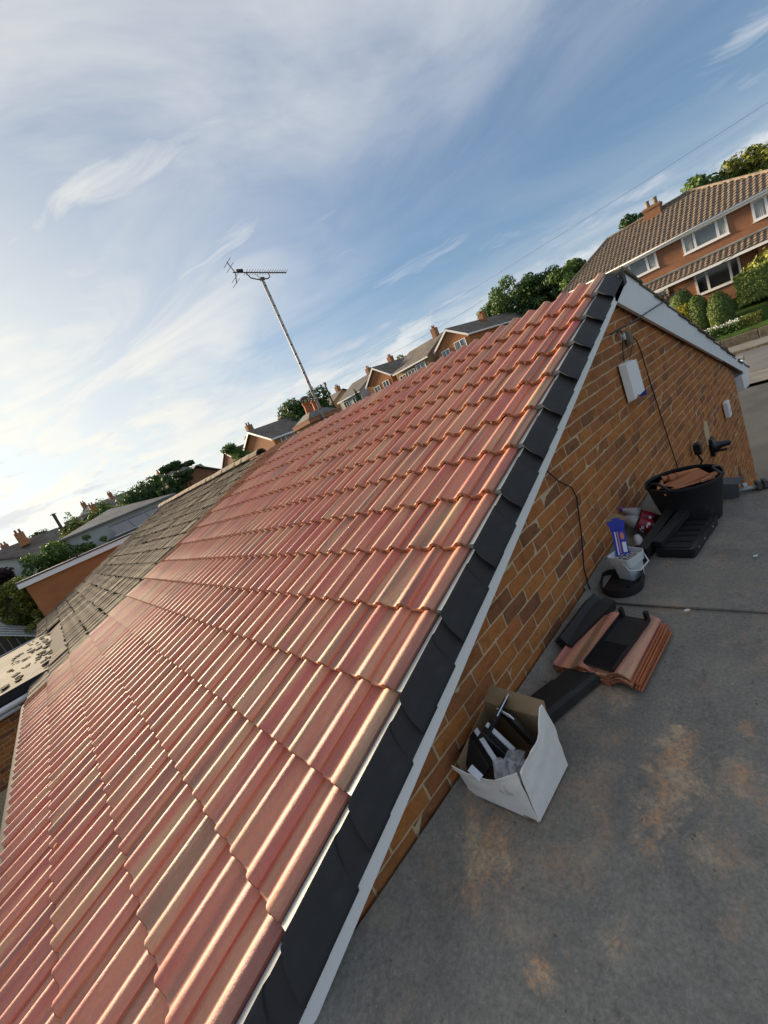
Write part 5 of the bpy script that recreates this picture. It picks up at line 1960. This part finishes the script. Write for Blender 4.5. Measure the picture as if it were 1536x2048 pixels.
def tree(name, label, loc, h, r, m, shape='round', n=2600, size=.30, trunk=.3, seed=1, group=None):
    """trunk with limbs and a crown of clumps; loc = base of the trunk"""
    g = random.Random(seed)
    t = thing(name, label, 'tree', loc, group=group)
    cs, rs = [], []
    if shape == 'round':
        for k in range(30):
            a, e = g.uniform(0, 6.28), g.uniform(-.75, 1)
            rr = g.uniform(.1, .80)
            cs.append((r * rr * math.cos(a), r * rr * math.sin(a), h * .62 + h * .30 * e * math.sqrt(1 - rr * rr * .7)))
            q = g.uniform(.20, .38) * r
            rs.append((q, q, q * .85))
    elif shape == 'conifer':
        for k in range(16):
            u = k / 15
            z = h * (.15 + .82 * u)
            w = r * (1 - u) * 1.0 + .10 * r
            a = g.uniform(0, 6.28)
            cs.append((w * .35 * math.cos(a), w * .35 * math.sin(a), z))
            rs.append((w * .75, w * .75, h * .075))
    elif shape == 'pine':
        for k in range(11):
            a = g.uniform(0, 6.28)
            rr = g.uniform(.1, .75)
            cs.append((r * rr * math.cos(a), r * rr * math.sin(a), h * g.uniform(.72, .95)))
            q = g.uniform(.3, .48) * r
            rs.append((q, q, q * .45))
    elif shape == 'hedge':
        for k in range(18):
            cs.append((g.uniform(-r, r), g.uniform(-.5, .5), h * g.uniform(.35, .78)))
            rs.append((g.uniform(.5, .9), .6, h * g.uniform(.2, .34)))
    v, f = leaf_cloud(cs, rs, int(n * 2.6), size * .80, shell=.45, seed=seed)
    o = bpy.data.objects.new('crown', mesh_np('crown', v, f, m))
    COL.objects.link(o)
    o.parent = t
    b = MB()
    zt = h * (.9 if shape == 'conifer' else .62)
    b.tube([(0, 0, -.3), (trunk * .1, 0, h * .25), (-trunk * .2, trunk * .2, zt)], [trunk * .55, trunk * .42, trunk * .12], 8)
    for k in range(7):
        c = cs[g.randrange(len(cs))]
        z0 = h * g.uniform(.25, .5)
        b.tube([(0, 0, z0), (c[0] * .5, c[1] * .5, (z0 + c[2]) / 2 + .1), (c[0] * .9, c[1] * .9, c[2])], [trunk * .2, trunk * .12, trunk * .04], 5)
    b.build('trunk', 'bark', t, local=True, smooth=True)
    return t


def shrub(name, label, loc, rx, ry, h, m, n=1500, size=.12, seed=1, clipped=True, box=False, group=None, cat='shrub'):
    """clipped or loose shrub: dense leaf skin over a dark core"""
    g = np.random.default_rng(seed)
    t = thing(name, label, cat, loc, group=group)
    if box:
        P3 = g.uniform(-1, 1, (n, 3))
        ax = g.integers(0, 3, n)
        sg = g.choice([-1, 1], n)
        P3[np.arange(n), ax] = sg * g.normal(1, .03, n)
        nr = np.zeros((n, 3))
        nr[np.arange(n), ax] = sg
        pos = P3 * np.array([rx, ry, h / 2]) + np.array([0, 0, h / 2])
    else:
        d = g.normal(size=(n, 3))
        d /= np.linalg.norm(d, axis=1)[:, None]
        k = g.normal(1, .025 if clipped else .13, n)
        z = d[:, 2]
        taper = np.where(z > 0, 1.0, 1.0 + .10 * z)
        pos = np.stack([d[:, 0] * rx * k * taper, d[:, 1] * ry * k * taper, h * .46 + z * h * .54 * k], 1)
        nr = d
    nrm = nr + g.normal(0, .35, (n, 3))
    nrm /= np.linalg.norm(nrm, axis=1)[:, None]
    a = np.cross(nrm, g.normal(size=(n, 3)))
    a /= np.linalg.norm(a, axis=1)[:, None]
    b2 = np.cross(nrm, a)
    s = size * g.uniform(.6, 1.4, n)[:, None]
    v = np.stack([pos - a * s * .5, pos + b2 * s * .4, pos + a * s * .5, pos - b2 * s * .4], 1).reshape(-1, 3)
    o = bpy.data.objects.new('foliage', mesh_np('foliage', v, np.arange(4 * n).reshape(n, 4), m))
    COL.objects.link(o)
    o.parent = t
    b = MB()
    if box:
        b.box((0, 0, h / 2), (rx * 1.9, ry * 1.9, h * .95))
    else:
        b.lathe([(rx * .55, 0), (rx * .9, h * .2), (rx * .95, h * .45), (rx * .78, h * .72), (rx * .4, h * .92), (.02, h * .97)], seg=14)
        b.v = [(x, y * ry / rx, z) for x, y, z in b.v]
    b.build('core', m, t, local=True, smooth=not box)
    return t


# garden in front of the big brick house
TOP = 'clipped egg-shaped topiary in the front garden'
shrub('topiary', 'tallest clipped egg-shaped bush, nearest the house window', (33.2, 5.65, -2.0), .72, .72, 2.1, 'leaf_clip', 2600, .10, 3, group=TOP)
shrub('topiary', 'middle clipped egg-shaped bush of the front garden', (31.5, 4.60, -2.8), .56, .56, 2.25, 'leaf_clip', 2600, .10, 4, group=TOP)
shrub('topiary', 'broad clipped egg-shaped bush beside the white flowers', (31.3, 3.62, -3.0), .66, .66, 2.15, 'leaf_clip', 2800, .10, 5, group=TOP)
shrub('golden_shrub', 'bright golden round shrub between the topiary bushes', (31.6, 5.40, -2.6), .58, .62, 1.75, 'leaf_gold', 1700, .12, 6, clipped=False)
shrub('box_hedge', 'low clipped box hedge block beside the pavement', (30.6, 2.40, -3.35), .45, .50, .72, 'leaf_olive', 2000, .09, 7, box=True)
shrub('garden_hedge', 'large square clipped hedge under the ground floor window', (33.6, 2.1, -2.2), .9, .85, 1.75, 'leaf_clip', 3000, .11, 8, box=True)
shrub('garden_shrub', 'loose yellow-green shrub against the brick house at right edge', (34.2, 1.0, -1.9), 1.0, 1.7, 2.0, 'leaf_olive', 2600, .17, 9, clipped=False)
shrub('garden_shrub', 'dark red-brown shrub below the lean-to canopy', (34.6, 6.4, -1.9), .7, .95, 2.1, 'leaf_brown', 1800, .16, 10, clipped=False)
shrub('garden_shrub', 'small loose green shrub behind the golden shrub', (34.0, 7.2, -1.9), .6, .8, 1.3, 'leaf_green', 1300, .15, 12, clipped=False)
# white daisies
t = thing('daisy_bed', 'bed of white daisies along the pavement edge', 'flower bed', (30.4, 3.9, -3.3))
g = np.random.default_rng(5)
n = 1600
pos = np.stack([g.uniform(-.45, .45, n), g.uniform(-1.25, 1.15, n), g.uniform(.05, .62, n)], 1)
nr = g.normal(0, .6, (n, 3)) + np.array([-.3, 0, .6])
nr /= np.linalg.norm(nr, axis=1)[:, None]
a = np.cross(nr, g.normal(size=(n, 3)))
a /= np.linalg.norm(a, axis=1)[:, None]
b2 = np.cross(nr, a)
s = .12
v = np.stack([pos - a * s * .5, pos + b2 * s * .3, pos + a * s * .5, pos - b2 * s * .3], 1).reshape(-1, 3)
o = bpy.data.objects.new('leaves', mesh_np('leaves', v, np.arange(4 * n).reshape(n, 4), 'leaf_green'))
COL.objects.link(o)
o.parent = t
n = 240
pos = np.stack([g.uniform(-.45, .45, n), g.uniform(-1.2, 1.1, n), g.uniform(.50, .72, n)], 1)
nr = g.normal(0, .4, (n, 3)) + np.array([-.5, -.1, .8])
nr /= np.linalg.norm(nr, axis=1)[:, None]
a = np.cross(nr, g.normal(size=(n, 3)))
a /= np.linalg.norm(a, axis=1)[:, None]
b2 = np.cross(nr, a)
s = .085
v = np.stack([pos - a * s * .5, pos + b2 * s * .5, pos + a * s * .5, pos - b2 * s * .5], 1).reshape(-1, 3)
o = bpy.data.objects.new('flowers', mesh_np('flowers', v, np.arange(4 * n).reshape(n, 4), 'petal'))
COL.objects.link(o)
o.parent = t
o['kind'] = 'stuff'
# low stone edging of the raised gardens
for k in range(30):
    y0 = -14 + k * 1.6
    tag(MB().box((29.35, y0 + .8, gz(20, y0) + .20), (.30, 1.57, .62), (0, 0, random.uniform(-.01, .01))).build('garden_wall', 'stone_kerb', bevel=.02), kind='structure')

TB = 'trees behind the big brick house'
tree('evergreen_tree', 'dark shaggy evergreen behind the chimney of the big brick house', (48, 9.5, -1.7), 10.9, 2.4, 'leaf_dark', 'round', 3000, .36, .4, 21, TB)
tree('conifer_tree', 'small dark tree touching the left hip of the big brick house', (48, 13.7, -1.7), 9.2, 1.9, 'leaf_dark', 'round', 1800, .34, .3, 22, TB)
tree('garden_tree', 'olive green bush top just left of the chimney', (47, 11.6, -1.7), 8.9, 1.4, 'leaf_olive', 'round', 1300, .30, .3, 23, TB)
tree('garden_tree', 'grey-green leafy tree behind the ridge of the big brick house', (47, 5.4, -1.7), 10.1, 2.6, 'leaf_green', 'round', 2800, .34, .35, 24, TB)
tree('garden_tree', 'yellowing leafy tree at the right edge behind the roofs', (47, 1.8, -1.7), 10.4, 3.0, 'leaf_olive', 'round', 3200, .36, .35, 25, TB)
tree('garden_tree', 'small green tree right of the chimney of the big brick house', (48, 7.0, -1.7), 9.2, 1.3, 'leaf_green', 'round', 1200, .30, .3, 33, TB)
TL = 'trees beyond the street left of the big brick house'
for k, (x, y, zt, r, m, sh, lab) in enumerate(((55, 33.0, 9.7, 2.6, 'leaf_dark', 'round', 'small dark tree at the left end of the tall street trees'), (56, 29.8, 11.2, 3.0, 'leaf_green', 'round', 'grey-green tree second from the left of the tall street trees'),
        (55, 26.6, 12.4, 3.4, 'leaf_green', 'round', 'tallest broad tree in the row left of the big brick house'), (54, 22.9, 11.0, 2.9, 'leaf_dark', 'round', 'dark dense evergreen in the row left of the big brick house'),
        (53, 20.6, 10.2, 2.9, 'leaf_dark', 'round', 'second dark evergreen of the row, close to the big brick house'), (50, 17.4, 9.4, 2.6, 'leaf_green', 'round', 'loose green tree just left of the big brick house hip'), (52, 24.6, 10.4, 3.2, 'leaf_dark', 'round', 'dark tree in front of the two dense evergreens'))):
    tree('street_tree', lab, (x, y, -1.7), zt + .5, r * 1.1, m, sh, 3400, .40, .4, 40 + k, TL)
tree('street_tree', 'light yellow-green tree between the far houses of the street', (46, 41, -1), 9.6, 1.7, 'leaf_olive', 'round', 1500, .34, .3, 60, TL)
tree('conifer_tree', 'dark conifer standing in front of the white house', (35.2, 40.8, -1), 6.1, 1.3, 'leaf_dark', 'conifer', 1700, .28, .3, 61, TL)
tree('oak_tree', 'big round dark oak behind the chimney pots', (27.3, 41.5, -2.4), 9.4, 4.2, 'leaf_dark', 'round', 6000, .42, .7, 62)
tree('oak_tree', 'smaller round dark tree right of the big oak', (33.5, 47, -2.2), 8.6, 2.6, 'leaf_dark', 'round', 2600, .40, .5, 63)
shrub('garden_shrub', 'round dark bush below the oak at the ridge line', (22.5, 36, -2.8), 1.3, 1.3, 3.5, 'leaf_green', 1800, .2, 13, clipped=False)
LT = 'trees and shrubs on the left'
tree('garden_tree', 'round green tree left of the orange brick house', (12.3, 32, -2.9), 6.6, 1.5, 'leaf_green', 'round', 2000, .25, .3, 70, LT)
tree('pine_tree', 'dark flat-topped pine left of the grey gable house', (7.6, 31.0, -2.9), 6.5, 1.25, 'leaf_dark', 'pine', 1900, .24, .35, 71, LT)
tree('conifer_tree', 'dark upright evergreen beside the flat-topped pine', (6.3, 30.2, -2.9), 6.2, 1.05, 'leaf_dark', 'round', 2200, .22, .3, 72, LT)
tree('hedge_tree', 'long clipped green hedge over the grey bungalow roof', (4.4, 42.0, -2.4), 6.0, 3.4, 'leaf_green', 'hedge', 4200, .26, .3, 73, LT)
tree('hedge_tree', 'yellow-green end of the hedge over the grey bungalow roof', (1.5, 41.5, -2.4), 5.1, 1.5, 'leaf_olive', 'hedge', 2200, .24, .3, 74, LT)
tree('garden_tree', 'dark evergreen mass at the right end of the hedge', (7.6, 41, -2.5), 6.2, 2.4, 'leaf_dark', 'round', 2600, .26, .3, 75, LT)
tree('garden_tree', 'small green shrub over the verge of the old roof', (4.6, 26.0, -3.2), 3.75, .8, 'leaf_green', 'round', 1100, .16, .2, 76, LT)
tree('garden_tree', 'large dark green shrub behind the brick extension fascia', (-1.55, 25.6, -3.2), 4.35, 1.45, 'leaf_green', 'round', 3200, .17, .25, 77, LT)
tree('garden_tree', 'feathery grey-green shrub right of the large dark shrub', (.35, 25.8, -3.2), 4.15, .95, 'leaf_green', 'round', 1600, .17, .2, 78, LT)
tree('purple_tree', 'dark purple-leaved tree at the left edge', (-3.35, 26.6, -3.3), 4.2, 1.15, 'leaf_purple', 'round', 2200, .17, .25, 79, LT)
tree('garden_tree', 'bright green shrub at the left edge below the purple tree', (-3.05, 22.4, -3.5), 3.7, 1.05, 'leaf_olive', 'round', 3000, .16, .2, 80, LT)
tree('garden_tree', 'yellowing climber on the corner of the brick extension', (-2.85, 19.3, -3.6), 2.1, .5, 'leaf_olive', 'round', 900, .12, .15, 81, LT)
tree('garden_tree', 'distant round tree on the left skyline above the roofs', (-1.6, 62, -1.5), 6.0, 2.2, 'leaf_dark', 'round', 1300, .4, .3, 82, LT)
tree('garden_tree', 'second distant tree on the skyline, left of the telegraph pole', (1.8, 58, -1.5), 5.2, 1.8, 'leaf_dark', 'round', 1300, .4, .3, 83, LT)
tree('garden_tree', 'distant dark trees between the skyline chimneys', (4.6, 66, -1.5), 5.6, 2.0, 'leaf_dark', 'round', 1300, .4, .3, 84, LT)
tree('garden_tree', 'lone far tree low on the left edge of the skyline', (-6.5, 72, -1.5), 6.2, 2.4, 'leaf_dark', 'round', 1300, .45, .3, 85, LT)
# lawn and hedge bottom left below the eave
shrub('eave_shrub', 'green shrub on the ground below the near eave at far left', (-4.2, 5.2, -3.9), .9, 1.2, 1.5, 'leaf_green', 1800, .12, 90, clipped=False)
